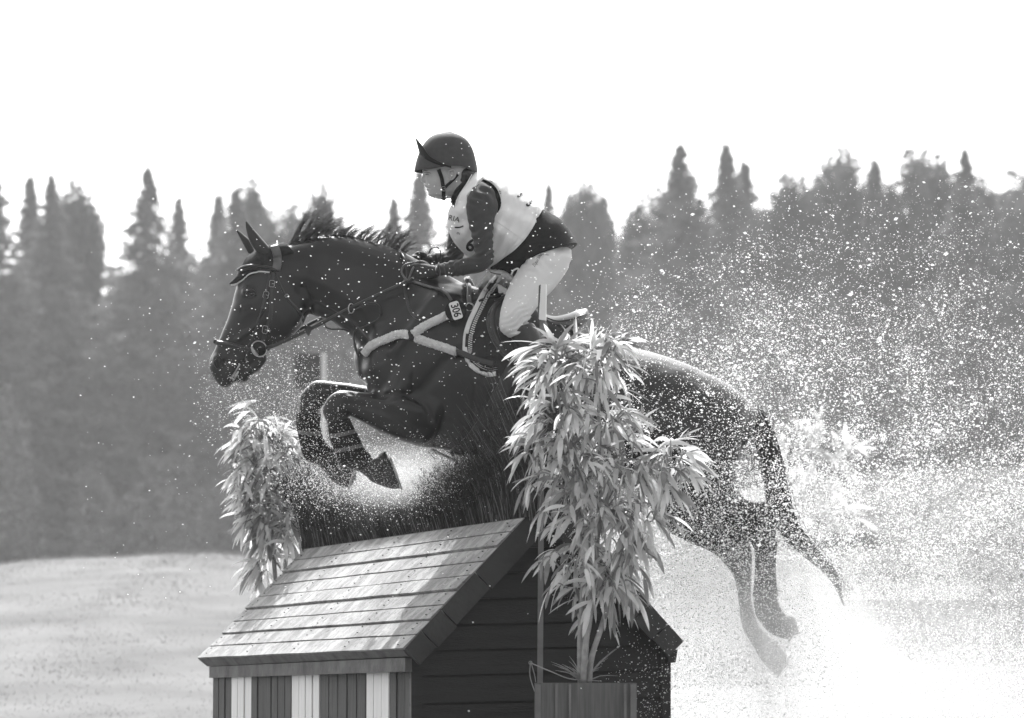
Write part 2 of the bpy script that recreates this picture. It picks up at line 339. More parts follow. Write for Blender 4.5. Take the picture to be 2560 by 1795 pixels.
TREES = [ # px, apex, depth, kind, width, label
 (-15, 425, 82, 's0', .9, 'spruce cut by the left edge of the photo'),
 (75, 452, 90, 's2', .8, 'slim spruce, second from the left edge'),
 (128, 447, 84, 's1', .72, 'spruce with a sharp dark tip, third from the left edge'),
 (182, 482, 88, 'b0', .45, 'blunt-topped tree right of the sharp-tipped spruce at far left'),
 (238, 545, 92, 's2', .8, 'lower spruce on the left side of the bright gap in the forest'),
 (370, 428, 84, 's3', .78, 'tallest lone spruce with a thin spire, right of the bright gap'),
 (447, 505, 92, 's0', .7, 'small spruce right of the tall lone spire'),
 (545, 500, 96, 's2', .8, 'hazy spruce above the tips of the horse ears'),
 (590, 482, 84, 's0', .85, 'spruce just right of the horse ears'),
 (655, 470, 88, 'b2', .45, 'broad tree above the horse poll left of the mane'),
 (745, 485, 84, 'b1', .48, 'broad tree behind the front tuft of the mane'),
 (860, 580, 96, 's2', .8, 'low spruce behind the middle of the mane'),
 (985, 505, 92, 's0', .7, 'spruce between the mane and the rider face'),
 (1048, 438, 84, 's1', .75, 'tall spruce right in front of the rider face'),
 (1130, 540, 90, 's2', .8, 'spruce hidden behind the rider chest'),
 (1230, 520, 96, 'b0', .7, 'tree hidden behind the rider back'),
 (1372, 470, 88, 's2', .6, 'thin spruce above the rider lower back'),
 (1455, 480, 92, 'b0', .42, 'ragged tree right of the thin spruce behind the rider seat'),
 (1510, 505, 96, 's0', .7, 'small spruce at the bright notch right of the rider'),
 (1615, 570, 90, 'b1', .45, 'low tree in the notch left of the tall right-hand group'),
 (1700, 370, 82, 's3', .85, 'tallest broad spruce starting the right-hand group'),
 (1655, 440, 86, 'b1', .42, 'leafy tree on the left shoulder of the right-hand group'),
 (1815, 372, 86, 's1', .8, 'spruce with a pointed top, second of the right-hand group'),
 (1862, 415, 92, 's0', .8, 'spruce on the right flank of the right-hand group, before the gap'),
 (1965, 455, 92, 'b2', .42, 'leafy tree right of the gap in the right-hand forest'),
 (2040, 395, 84, 'b1', .62, 'wide round-topped tree right of the gap'),
 (2115, 455, 90, 'b0', .45, 'lower leafy tree right of the wide round-topped one'),
 (2188, 415, 86, 's2', .9, 'slim dark spruce among the right-hand broadleaf trees'),
 (2290, 392, 86, 'b2', .66, 'tall leafy tree above the densest spray'),
 (2412, 385, 82, 's3', .7, 'dark spruce with a pointed top near the right edge'),
 (2350, 460, 94, 'b0', .5, 'hazy tree between the tall leafy one and the dark spruce near the right edge'),
 (2490, 455, 86, 'b1', .5, 'leafy tree left of the right edge of the photo'),
 (2575, 480, 90, 'b0', .6, 'tree cut by the right edge of the photo'),
]
for px, ap, y, k, sx, lab in TREES:
    y = YT(y); sx *= 1.1 if k[0] == 'b' else 1.75
    x, H = fr(px, ap, y); plant_tree((k[0], int(k[1])), x, y, H, sx, lab, GF)
def REAR(px, k):
    kind = 'spruce' if k == 's' else 'leafy tree'
    if px < -60 or px > 2720: return 'tall %s of the forest edge beyond the %s border of the photo' % (kind, 'left' if px < 0 else 'right')
    near = min(TREES, key=lambda t: abs(t[0]-px))[5].split(',')[0]
    return ' '.join(('low hazy %s of the rear rank behind the %s' % (kind, near)).split()[:16])
for i, px in enumerate(list(range(-1640, -60, 190)) + list(range(-60, 2700, 92)) + list(range(2750, 4300, 190))):         # the second rank that closes the forest
    far = px < -60 or px > 2720
    ap = 665 - 130*far + 50*math.sin(i*1.7) + (50 if px < 1500 else -60); k = [('s', 0), ('b', 2), ('s', 3), ('s', 1), ('b', 0)][i % 5]
    yy_ = YT(103 + 4*math.sin(i*2.3)); x, H = fr(px + 20*math.sin(i*5.1), ap, yy_); plant_tree(k, x, yy_, H, 2.2 if far else 1.6, REAR(px, k[0]), 'rear rank of the forest')
# bushes at the foot of the forest
def bush(name, px, ap, y, wpx, label):
    x, H = fr(px, ap, y); g = np.random.default_rng(int(px)+900); r = wpx/FPX*(y+CAM_D)/2; n = 11000
    c = g.normal(0, 1, (n, 3)); c /= np.linalg.norm(c, axis=1, keepdims=True); c *= g.uniform(.3, 1, (n, 1))**.5; c[:, 2] = abs(c[:, 2])
    lob = 1+.25*np.sin(c[:, 0]*5+px)+.2*np.sin(c[:, 2]*7+1); c = c*lob[:, None]*np.array([r, r*.8, H]); q = clumps(c, .11, flat=.6)
    t = thing('bush', label, 'bush', (x, y, float(hgt(np.array(x), np.array(y)))), 'bushes at the foot of the forest')
    tris('foliage', q + np.array(t.location), np.arange(len(q)).reshape(-1, 4), M['needle2'], t)
    mb = MB(); L = Vector(t.location)
    for a in range(5): tube(mb, [L, L+Vector((math.cos(a*1.3)*r*.3, math.sin(a*1.3)*r*.3, H*.35)), L+Vector((math.cos(a*1.3)*r*.6, math.sin(a*1.3)*r*.5, H*.7))], [.04, .025, .01], 5, 2)
    build('stem', mb, M['bark'], t)
for px, ap, y, wd, lab in [(40, 1200, 70, 330, 'round dim bush at the forest foot by the left edge'), (300, 1230, 72, 300, 'dim bush at the forest foot left of the far leafy plant'),
    (520, 1190, 74, 300, 'dim bush at the forest foot just left of the far leafy plant'), (760, 1180, 74, 300, 'dim bush behind the forelegs of the horse'), (1000, 1150, 74, 320, 'dim bush behind the horse belly'),
    (2050, 1060, 66, 300, 'dim bush behind the horse tail'), (2300, 1050, 66, 320, 'dim bush above the crest of the bank on the right'), (2540, 1010, 66, 300, 'dim bush by the right edge above the bank')]: bush('bush', px, ap, y*2, wd, lab)
# far obstacle seen under the horse's chin
t = thing('course_marker', 'hazy rounded grey board with a pale post far behind the horse chin', 'marker board', W(768, 1500, 40)); 
mb = MB(); q = [W(736, 968, 40), W(801, 968, 40), W(801, 884, 40), W(745, 884, 40), W(737, 895, 40)]
dv = Vector((0, .25, 0)); P = [*q, *[p+dv for p in q]]; n = 5
mb.add([list(p) for p in P], [tuple(range(n)), tuple(range(2*n-1, n-1, -1))] + [(i, (i+1) % n, (i+1) % n+n, i+n) for i in range(n)]); build('board', mb, M['edge'], t, False)
mb = MB(); hexa(mb, [W(803, 1300, 40), W(813, 1300, 40), W(813, 882, 40), W(803, 882, 40)] + [p+dv for p in (W(803, 1300, 40), W(813, 1300, 40), W(813, 882, 40), W(803, 882, 40))]); build('post', mb, M['board'], t, False)
mb = MB(); tube(mb, [W(846, 1320, 41), W(845, 922, 41)], .02, 6, 1); build('stake', mb, M['farboard'], t)
mb = MB(); tube(mb, [W(765, 1400, 40.1), W(765, 965, 40.1)], .04, 6, 1); build('leg', mb, M['farboard'], t)
# ================================================================ the jump: a wooden hut with a brush top
RV = W(760, 1372, 2.7) - W(1310, 1293, -.95)          # ridge direction, near to far
GND = .0
jt = thing('hut_jump', 'dark wooden hut-shaped cross-country jump with a pale plank roof and striped front', 'jump', (W(1200, 1700, 0).x, .5, 0))
A1, A2 = W(1310, 1293, -.95), W(1006, 1623, -1.10)    # near end of the left slope: top, eave
B1, B2 = W(760, 1372, 2.70), W(495, 1646, 2.55)       # far end
C1, C2 = W(1425, 1287, -.90), W(1706, 1604, -.78)     # near end of the right slope
D1, D2 = C1+RV, C2+RV
def roof_side(A1, A2, B1, B2, nb, seed):
    g = random.Random(seed); mb = MB(); n = (B1-A1).cross(A2-A1).normalized(); n = n if n.z > 0 else -n; th = .032
    for i in range(nb):
        f0, f1 = i/nb + .004*(i > 0), (i+1)/nb - .005; j = g.uniform(-.004, .005); e0, e1 = g.uniform(-.02, .02), g.uniform(-.03, .03)
        d = (B1-A1).normalized(); K = 16; ra, rb = [], []
        for k in range(K+1):                          # long edges wander a little, as sawn boards do
            s = k/K; a = A1.lerp(B1, s) if 0 < k < K else (A1-d*(.0+e0*.3) if k == 0 else B1+d*e1); b = A2.lerp(B2, s) if 0 < k < K else (A2-d*(e0*.3) if k == 0 else B2+d*e1)
            ra.append(a.lerp(b, f0 + .0018*math.sin(k*1.7+i*3)) + n*j); rb.append(a.lerp(b, f1 + .0018*math.sin(k*1.3+i*5+seed)) + n*(j+.004))
        for k in range(K): hexa(mb, [ra[k], ra[k+1], rb[k+1], rb[k], ra[k]-n*th, ra[k+1]-n*th, rb[k+1]-n*th, rb[k]-n*th])
    return mb, n
# plank roof: greyed, wet and flaking in streaks running down the slope
mr = mat('roof_plank', .34, .8, .2, 6, .5, 50, .12)
tn = mr.node_tree; N, L = tn.nodes.new, tn.links.new; b = tn.nodes['Principled BSDF']
tc = N('ShaderNodeTexCoord'); mp = N('ShaderNodeMapping'); L(tc.outputs['Object'], mp.inputs[0])
sl = (A2-A1).normalized(); rd = RV.normalized(); nn = sl.cross(rd)
mp.inputs['Rotation'].default_value = Matrix((sl, rd, nn)).to_euler(); mp.inputs['Scale'].default_value = (3.0, 5.2, 6)
n1 = N('ShaderNodeTexNoise'); n1.inputs['Scale'].default_value = 2.4; n1.inputs['Detail'].default_value = 9; n1.inputs['Roughness'].default_value = .68; L(mp.outputs[0], n1.inputs['Vector'])
r1 = N('ShaderNodeMapRange'); r1.inputs[1].default_value = .45; r1.inputs[2].default_value = .55; r1.inputs[3].default_value = .23; r1.inputs[4].default_value = .34; L(n1.outputs[0], r1.inputs[0])
n2 = N('ShaderNodeTexNoise'); n2.inputs['Scale'].default_value = 8; n2.inputs['Detail'].default_value = 8; L(mp.outputs[0], n2.inputs['Vector'])
r2 = N('ShaderNodeMapRange'); r2.inputs[1].default_value = .62; r2.inputs[2].default_value = .70; r2.inputs[3].default_value = 1; r2.inputs[4].default_value = .3; L(n2.outputs[0], r2.inputs[0])
n4 = N('ShaderNodeTexNoise'); n4.inputs['Scale'].default_value = .9; n4.inputs['Detail'].default_value = 3; L(mp.outputs[0], n4.inputs['Vector']); r4 = N('ShaderNodeMapRange'); r4.inputs[1].default_value = .4; r4.inputs[2].default_value = .6; r4.inputs[3].default_value = .8; r4.inputs[4].default_value = 1.1; L(n4.outputs[0], r4.inputs[0]); m4 = N('ShaderNodeMath'); m4.operation = 'MULTIPLY'; L(r1.outputs[0], m4.inputs[0]); L(r4.outputs[0], m4.inputs[1])
mu = N('ShaderNodeMath'); mu.operation = 'MULTIPLY'; L(m4.outputs[0], mu.inputs[0]); L(r2.outputs[0], mu.inputs[1]); L(mu.outputs[0], b.inputs['Base Color'])
r3 = N('ShaderNodeMapRange'); r3.inputs[1].default_value = .4; r3.inputs[2].default_value = .6; r3.inputs[3].default_value = .7; r3.inputs[4].default_value = .95; L(n1.outputs[0], r3.inputs[0]); L(r3.outputs[0], b.inputs['Roughness'])
mb, nL = roof_side(A1, A2, B1, B2, 9, 3)
lo = random.Random(2)                      # nail heads, two to a board at each rafter
for i in range(9):
    for s in (.03, .26, .5, .74, .97):
        for f in (.3, .7):
            p = A1.lerp(B1, s+lo.uniform(-.012, .012)).lerp(A2.lerp(B2, s), (i+f+lo.uniform(-.08, .08))/9)+nL*.006; ellipsoid(mb, p, .0045, .0045, .0025, 8, mi=1)
roofo = build('roof', mb, [mr, M['print']], jt, False)
mb, nR = roof_side(C1, C2, D1, D2, 9, 5); build('roof', mb, mr, jt, False)
mb = MB(); slab(mb, A1, B1, D1, C1, (0, 0, 1), -.03); build('ridge_board', mb, M['edge'], jt, False)
# eave board under the left slope, then the fascia
mb = MB(); d = W(1006, 1623, -1.1)
def quadbox(mb, a, b, c, dd, back, mi=0): bk = Vector(back); hexa(mb, [a, b, c, dd, a+bk, b+bk, c+bk, dd+bk], mi)
inn = Vector((RV.y, -RV.x, 0)).normalized()*.03        # inwards from the left face (to the right)
quadbox(mb, W(1007, 1624, -1.10), W(496, 1648, 2.55), W(518, 1666, 2.5), W(1020, 1641, -1.08), (.05, .012, -.004)); build('eave_board', mb, M['fascia'], jt, False)
mb = MB(); quadbox(mb, W(1013, 1644, -1.05), W(523, 1667, 2.45), W(523, 1695, 2.45), W(1013, 1679, -1.05), inn); build('fascia', mb, M['fascia'], jt, False)
# vertical slats of the left face, grey and white in groups
mb = MB(); lo = random.Random(4); xs_ = []; x = 0.0
grp = [(3, 0), (3, 1), (6, 0), (4, 1), (5, 0), (3, 1), (3, 0)]
wid = [(532, 577), (577, 627), (627, 727), (727, 797), (797, 912), (912, 971), (971, 1026)]
def facept(px, z0=None):
    f = (px-532)/(1026-532); y = 2.42/(1+ (2.42+1.0)/(CAM_D-1.0)*f*1.0) ; 
    # straight line in plan between the two face ends
    a, b = W(532, 1695, 2.42), W(1026, 1679, -.98); u = (px-1280)/FPX
    t = ((u*(a.y+CAM_D)*1.0 - a.x)/((b.x-a.x) - u*(b.y-a.y))) if True else f
    t = (u*(a.y+CAM_D)/1.0 - a.x)/((b.x-a.x) - u*(b.y-a.y)); return a.lerp(b, t)
for (n, mi), (x0, x1) in zip(grp, wid):
    for k in range(n):
        p, q = facept(x0+(x1-x0)*k/n + .8), facept(x0+(x1-x0)*(k+1)/n - .8 - lo.uniform(0, .6)); j = lo.uniform(-.005, .003)
        p = p+inn*(.25+j*20); q = q+inn*(.25+j*20+lo.uniform(-.1, .1)); z = Vector((0, 0, -p.z-.05)); z1 = Vector((0, 0, .02))
        hexa(mb, [p+z1, q+z1, q+z, p+z, p+z1+inn*.8, q+z1+inn*.8, q+z+inn*.8, p+z+inn*.8], mi)
build('slat_wall', mb, [M['slat'], M['slatw']], jt, False)
mb = MB(); a, b = W(532, 1695, 2.42)+inn*1.6, W(1026, 1679, -.98)+inn*1.6
quadbox(mb, Vector((a.x, a.y, -.05)), Vector((b.x, b.y, -.05)), b, a, inn*.3); build('backing', mb, M['gable'], jt, False)
# gable wall: horizontal boards with dark joints, under the slopes
gL, gR = W(1026, 1679, -.97), W(1672, 1660, -.72); gd = (gR-gL); gd.z = 0; gd.normalize(); gn = Vector((-gd.y, gd.x, 0))*-1  # gn faces the camera
if gn.y > 0: gn = -gn
def gpt(px, py):                                       # a point of the gable plane seen at a measured pixel
    d = ray(px, py); o = CAMP; nrm = gn; return o + d*((gL-o).dot(nrm)/d.dot(nrm))
def xlim(py):
    xl = 1026 if py > 1600 else 1006+(1623-py)/1.12+22; xr = 1672 if py > 1590 else 1706-(1604-py)/1.12-22
    return max(xl, 1026), min(xr, 1672)
mb = MB(); yl = [1296, 1318, 1378, 1440, 1503, 1565, 1628, 1691, 1760, 1840, 1930, 2040]; lo = random.Random(9)
for i in range(len(yl)-1):
    y0, y1 = yl[i]+3.2, yl[i+1]-3.2; (a0, b0), (a1, b1) = xlim(y0), xlim(y1); sk = lambda x: -.026*(x-1100)
    P = [gpt(a0, y0+sk(a0)), gpt(b0, y0+sk(b0)), gpt(b1, y1+sk(b1)), gpt(a1, y1+sk(a1))]; t = .022; j = lo.uniform(0, .003)
    P = [p+gn*j for p in P]; P[2] = P[2]+gn*.006; P[3] = P[3]+gn*.006; hexa(mb, P+[p-gn*t for p in P])
build('gable_wall', mb, M['gable'], jt, False)
mb = MB(); P = [gpt(1030, 2045), gpt(1670, 2030), gpt(1668, 1600), gpt(1418, 1300), gpt(1318, 1300), gpt(1030, 1622)]; n = 6; P = [p-gn*.024 for p in P]; Q = [p-gn*.02 for p in P]
mb.add([list(p) for p in P+Q], [tuple(range(n)), tuple(range(2*n-1, n-1, -1))]+[(i, (i+1) % n, (i+1) % n+n, i+n) for i in range(n)]); build('gable_backing', mb, M['print'], jt, False)
for xa, xb, yt in ((1026, 1052, 1640), (1651, 1674, 1625)):
    mb = MB(); P = [gpt(xa, 2045), gpt(xb, 2045), gpt(xb, yt), gpt(xa, yt)]; hexa(mb, [p+gn*.02 for p in P]+[p+gn*.002 for p in P]); build('corner_board', mb, M['gable'], jt, False)
# verge boards along both slopes of the gable (butted pieces, as in the photo)
for (a, b, n_, ex) in ((A1, A2, nL, 0), (C1, C2, nR, 0)):
    mb = MB(); cuts = [0, .42, .7, .86, 1.0]; dn = -n_
    for i in range(4):
        p, q = a.lerp(b, cuts[i]+.003), a.lerp(b, cuts[i+1]-.003); o0 = gn*(.028+.004*(i % 2)); t0, t1 = dn*.034, dn*(.105 - .008*(i % 2))
        hexa(mb, [p+o0+dn*.002, q+o0+dn*.002, q+o0+t1, p+o0+t1, p+dn*.034-gn*0, q+dn*.034, q+t1, p+t1])
    build('verge_board', mb, M['edge'], jt, False)
# right wall below the right slope
mb = MB(); a = gpt(1674, 2045); b = gpt(1674, 1640); a2, b2 = a+RV*.95, b+RV*.95; quadbox(mb, a, b, b2, a2, -inn*.8); build('side_wall', mb, M['gable'], jt, False)
mb = MB(); quadbox(mb, C2+Vector((-.02, 0, -.035)), D2+Vector((-.02, 0, -.035)), D2+Vector((-.03, 0, -.09)), C2+Vector((-.03, 0, -.09)), Vector((-.035, 0, 0))); build('fascia', mb, M['edge'], jt, False)
# ================================================================ brush on the roof top
def brush():
    V, F = [], []; k = 0; base0, base1 = (A1+C1)/2, (B1+D1)/2
    def top(s):   # measured height of the brush top along the ridge (m above ridge), s 0 near .. 1 far
        return np.interp(s, [0, .05, .1, .15, .2, .3, .36, .42, .5, .6, .7, .8, .9, 1.02], [.62, .61, .54, .42, .31, .27, .25, .20, .16, .13, .14, .23, .38, .45])
    n = 12000; s = rng.uniform(-.01, 1.02, n); s = np.where((s < .13) & (rng.random(n) < .45), rng.uniform(.2, 1, n), s); lat = rng.uniform(-1, 1, n); tt = top(s)*rng.uniform(.45, 1.06, n)*np.where(rng.random(n) < .04, 1.25, 1)
    out = np.empty((n, 3)); base = np.array(base0)+np.outer(s, np.array(base1-base0)); side = np.array(inn.normalized())
    base = base + np.outer(lat*.095, side); lean = np.column_stack([rng.normal(0, .10, n), rng.normal(0, .10, n)])
    P0 = base - np.array([0, 0, .02]); P1 = base + np.column_stack([lean[:, 0]*tt*.4, lean[:, 1]*tt*.4, tt*.5]) + side*(lat*.03)[:, None]
    P2 = base + np.column_stack([lean[:, 0]*tt*1.3, lean[:, 1]*tt*1.3, tt]) + side*(lat*.09*tt/.3)[:, None]
    a = rng.uniform(0, math.pi, n); wv = np.column_stack([np.cos(a), np.sin(a)*.5, 0*a])*.0022; wv2 = np.column_stack([-np.sin(a), np.cos(a), 0*a])*.0022
    Vs = np.stack([P0-wv, P0+wv, P1-wv*.8, P1+wv*.8, P2-wv*.3, P2+wv*.3], 1).reshape(-1, 3); I = np.arange(n)[:, None]*6
    F = np.vstack([I+np.array([[0, 1, 3, 2]]), I+np.array([[2, 3, 5, 4]])])
    # side sprigs on every twig
    m = 4; q = rng.uniform(.3, 1, (n, m)); B = P0[:, None]*(1-q[..., None]) + P2[:, None]*q[..., None]; B = B.reshape(-1, 3)
    D = rng.normal(0, 1, (len(B), 3)); D[:, 2] = abs(D[:, 2])+.5; D /= np.linalg.norm(D, axis=1, keepdims=True); Ln = rng.uniform(.02, .06, (len(B), 1)); T = B+D*Ln
    ww = rng.normal(0, 1, (len(B), 3)); ww /= np.linalg.norm(ww, axis=1, keepdims=True); ww *= .0022
    V2 = np.stack([B-ww, B+ww, T], 1).reshape(-1, 3); f2 = np.arange(len(V2)).reshape(-1, 3)
    V2q = np.stack([B-ww, B+ww, T+ww*.4, T-ww*.4], 1).reshape(-1, 3); f2q = np.arange(len(V2q)).reshape(-1, 4)+len(Vs)
    o = tris('brush', np.vstack([Vs, V2q]), np.vstack([F, f2q]), [M['twig'], M['twigp']], mi=np.concatenate([(rng.random(len(F)) < .25), np.zeros(len(f2q))]).astype(int))
    tag(o, 'dark twiggy birch brush packed along the top of the hut jump', 'brush', kind='stuff')
brush()
mb = MB(); bx0, bx1 = A1+(C1-A1)*.12, A1+(C1-A1)*.88   # brush box that holds the twigs
hexa(mb, [bx0, bx1, bx1+RV, bx0+RV] + [p+Vector((0, 0, .03)) for p in (bx0, bx1, bx1+RV, bx0+RV)]); build('brush_box', mb, M['edge'], jt, False)
# ================================================================ leafy plants
class Leaves:
    def __init__(s): s.V = []; s.F = []; s.n = 0; s.mi = []; s.st = MB()
    def leaf(s, p, d, L, w, droop=.5, mi=0, tw=None):
        d = np.array(d, float); d /= np.linalg.norm(d); p = np.array(p, float); K = 6
        side = np.cross(d, [0, 0, 1]); side = side/max(np.linalg.norm(side), .1) if np.linalg.norm(side) > .1 else np.array([1., 0, 0])
        a = rng.uniform(-1.1, 1.1) if tw is None else tw; up = np.cross(side, d); side = side*math.cos(a)+up*math.sin(a); nr = np.cross(side, d); pos = p.copy(); dd = d.copy()
        for k in range(K+1):
            t = k/K; ww = w*(math.sin(math.pi*min(1, t*.92+.06))**.75)*(1-.25*t)*(1 if k < K else .04)
            nrm = np.cross(side, dd); s.V += [pos-side*ww/2+nrm*ww*.16, pos, pos+side*ww/2+nrm*ww*.16]
            dd = dd+np.array([0, 0, -droop/K]); dd /= np.linalg.norm(dd); pos = pos+dd*L/K
        b = s.n
        for k in range(K):
            for j in (0, 1): s.F.append((b+3*k+j, b+3*k+j+1, b+3*k+j+4, b+3*k+j+3)); s.mi.append(mi)
        s.n += 3*(K+1)
    def spray(s, root, hub, out, n, L, w, droop=.7, spread=.7, mi=0, sag=.03):
        """a twig from root to hub bearing n leaves that fan out about direction out"""
        root, hub, out = Vector(root), Vector(hub), Vector(out).normalized()
        mid = root.lerp(hub, .55)+Vector((0, 0, sag)); tube(s.st, [root, mid, hub], [.004, .003, .002], 5, 3)
        for i in range(n):
            t = 1-.55*(i/max(1, n-1)) if n > 1 else 1; q = root.lerp(hub, t)+Vector((0, 0, sag*4*t*(1-t)))
            d = out + Vector((rng.normal(0, spread), rng.normal(0, spread), rng.normal(0, spread*.75)))
            s.leaf(q, d, L*rng.uniform(.7, 1.2), w*rng.uniform(.75, 1.2), droop*rng.uniform(.5, 1.5), mi if rng.random() < .70 else 1-mi)
def leafy(o_name, label, cat, base, lobes, hubs, canes, depth, dens, group=None, Lf=.12):
    t = thing(o_name, label, cat, base, group); lv = Leaves()
    for P in canes:                                    # each cane a mesh of its own
        mb = MB(); tube(mb, P, [.013, .012, .011, .009, .006][:len(P)], 8, 4)
        for k in range(2, 14):                         # nodes of the cane
            q = Vector(P[0]).lerp(Vector(P[-1]), k/14)
        build('cane', mb, M['cane'], t)
    for (cx, cy, rx, ry, n) in lobes:                   # leaf masses measured as ellipses (pixels); depth is real
        for i in range(int(n*dens)):
            a = rng.uniform(0, 2*math.pi); r = math.sqrt(rng.uniform(0, 1)); hx, hy = cx+rx*r*math.cos(a), cy+ry*r*math.sin(a)
            y = depth + rng.normal(0, 1)*rx*PX*.55; h = W(hx, hy, y); c = W(cx, cy-ry*.1, depth); root = c.lerp(h, .45)
            o = (h-c); o.normalize(); o = Vector((o.x*1.0, o.y*.8, o.z*.5-.28)); lv.spray(root, h, o, rng.integers(3, 6), Lf, Lf*.19, .8, .5)
    for (rx_, ry_, hx, hy, dx, dz, n, L) in hubs:
        y = depth+rng.uniform(-.12, .12); lv.spray(W(rx_, ry_, depth), W(hx, hy, y), (dx, rng.uniform(-.25, .1), dz), n, L, L*.18, .7, .33, 0)
    tris('leaves', np.array(lv.V), np.array(lv.F), [M['leaf'], M['leaf2']], t, smooth=True, mi=lv.mi)
    build('twigs', lv.st, M['cane'], t); return t
yp = -1.35
canes = [[W(1452, 1712, yp), W(1450, 1600, yp), W(1458, 1400, yp+.02), W(1440, 1150, yp+.05), W(1400, 900, yp+.05)],
         [W(1462, 1712, yp+.03), W(1466, 1600, yp+.03), W(1490, 1400, yp), W(1500, 1150, yp), W(1490, 880, yp)],
         [W(1472, 1712, yp), W(1480, 1640, yp-.02), W(1512, 1540, yp-.02), W(1560, 1350, yp), W(1640, 1130, yp+.05)],
         [W(1458, 1712, yp-.03), W(1462, 1620, yp-.04), W(1475, 1500, yp-.04), W(1430, 1250, yp-.05), W(1370, 1080, yp-.02)]]
lobes = [(1390, 930, 85, 75, 34), (1500, 910, 85, 75, 34), (1400, 1050, 95, 80, 34), (1510, 1060, 80, 90, 30), (1350, 1130, 55, 70, 14), (1430, 1180, 110, 90, 40),
         (1570, 1180, 95, 80, 30), (1680, 1170, 75, 70, 24), (1490, 1290, 120, 80, 36), (1600, 1300, 80, 70, 20), (1440, 1400, 85, 60, 20), (1540, 1440, 80, 60, 20), (1500, 1500, 95, 45, 14), (1570, 1380, 60, 60, 10)]
hubs = [(1400, 890, 1330, 872, -1, .05, 5, .16), (1400, 900, 1350, 900, -.9, -.25, 5, .15), (1450, 890, 1430, 872, -.2, 1, 4, .11), (1480, 890, 1480, 874, .15, 1, 5, .11), (1500, 890, 1510, 872, .3, 1, 4, .11), (1420, 890, 1385, 866, -.8, .5, 4, .12),
        (1540, 880, 1560, 862, .9, .35, 4, .11), (1540, 930, 1570, 930, 1, -.1, 4, .11), (1560, 1010, 1570, 980, .9, -.3, 3, .1), (1560, 1100, 1632, 1080, .15, 1, 4, .11), (1560, 1080, 1600, 1085, .5, .6, 3, .12),
        (1620, 1140, 1700, 1120, 1, .35, 6, .14), (1640, 1160, 1730, 1160, 1, .0, 6, .14), (1640, 1180, 1730, 1190, .9, -.4, 6, .14), (1620, 1220, 1690, 1230, .8, -.8, 6, .14), (1580, 1260, 1660, 1290, .5, -1, 5, .14),
        (1330, 1100, 1305, 1080, -.8, -.6, 4, .12), (1340, 1150, 1300, 1150, -.6, -.9, 5, .13), (1350, 1240, 1310, 1220, -.3, -1, 5, .12), (1380, 1300, 1345, 1290, -.3, -1, 5, .12), (1400, 1420, 1350, 1400, -.7, -.6, 4, .12), (1420, 1470, 1370, 1480, -.4, -1, 4, .13),
        (1560, 1450, 1590, 1490, .3, -1, 6, .14), (1520, 1480, 1530, 1530, .1, -1, 6, .13), (1560, 1400, 1610, 1440, .5, -.9, 4, .13), (1600, 1330, 1630, 1370, .3, -1, 4, .13), (1440, 1470, 1440, 1510, -.1, -1, 5, .12)]
leafy('leafy_plant', 'tall pale leafy plant on several canes rising from the planter before the gable', 'plant', W(1460, 1712, yp), lobes, hubs, canes, yp, 1.05, Lf=.125)
mb = MB()                                              # grass-like tuft at its foot
for i in range(26):
    a = rng.uniform(0, 6.28); L = rng.uniform(.06, .16); b0 = W(1458, 1708, yp); e = b0+Vector((math.cos(a)*L, math.sin(a)*L*.6, rng.uniform(.2, 1.0)*L)); tube(mb, [b0, b0.lerp(e, .5)+Vector((0, 0, .015)), e], [.003, .002, .0005], 4, 2)
o = build('dry_tuft', mb, M['cane']); tag(o, 'tuft of dry blades round the foot of the canes on the planter', 'plant')
yl_ = 2.95
canes = [[W(690, 1500, yl_), W(685, 1400, yl_), W(670, 1250, yl_), W(650, 1120, yl_), W(625, 1020, yl_)], [W(705, 1500, yl_+.1), W(715, 1380, yl_+.1), W(710, 1250, yl_), W(700, 1150, yl_)]]
lobes = [(745, 1130, 45, 40, 9), (740, 1200, 50, 50, 10), (625, 1110, 50, 50, 10), (655, 1100, 62, 60, 22), (690, 1160, 70, 70, 24), (640, 1190, 60, 60, 18), (650, 1270, 62, 70, 22), (715, 1270, 60, 90, 20), (665, 1350, 45, 55, 16), (655, 1420, 30, 40, 10), (740, 1330, 45, 50, 8)]
hubs = [(640, 1030, 640, 1005, -1, -.1, 4, .15), (650, 1050, 610, 1035, -1, -.2, 4, .14), (650, 1080, 612, 1065, -.9, -.5, 4, .14), (640, 1140, 600, 1130, -1, -.25, 4, .14), (640, 1170, 605, 1150, -1, -.6, 5, .14),
        (630, 1230, 605, 1210, -.6, -1, 4, .14), (630, 1260, 610, 1240, -.9, -.4, 5, .14), (640, 1330, 615, 1300, -.7, -.9, 5, .14), (690, 1060, 700, 1070, .4, -.8, 5, .13), (650, 1430, 650, 1440, -.2, -1, 4, .12)]
leafy('leafy_plant', 'leafy plant with drooping leaves at the far end of the roof under the horse nose', 'plant', W(690, 1500, yl_), lobes, hubs, canes, yl_, 1.35, Lf=.145)
yr = 20.0
canes = [[W(2010, 1400, yr), W(2005, 1350, yr), W(1995, 1250, yr), W(2010, 1080, yr)], [W(2020, 1400, yr), W(2035, 1350, yr), W(2060, 1250, yr), W(2060, 1060, yr)]]
lobes = [(1975, 1090, 45, 50, 8), (2030, 1150, 80, 80, 12), (2070, 1080, 50, 40, 6), (2120, 1150, 40, 50, 5), (2000, 1240, 80, 80, 12), (2060, 1340, 90, 80, 10)]
hubs = [(2050, 1060, 2045, 1055, .1, 1, 3, .16), (2000, 1080, 1960, 1065, -1, .2, 4, .15), (2080, 1090, 2125, 1140, .7, -.2, 3, .15)]
Lf_ = .26
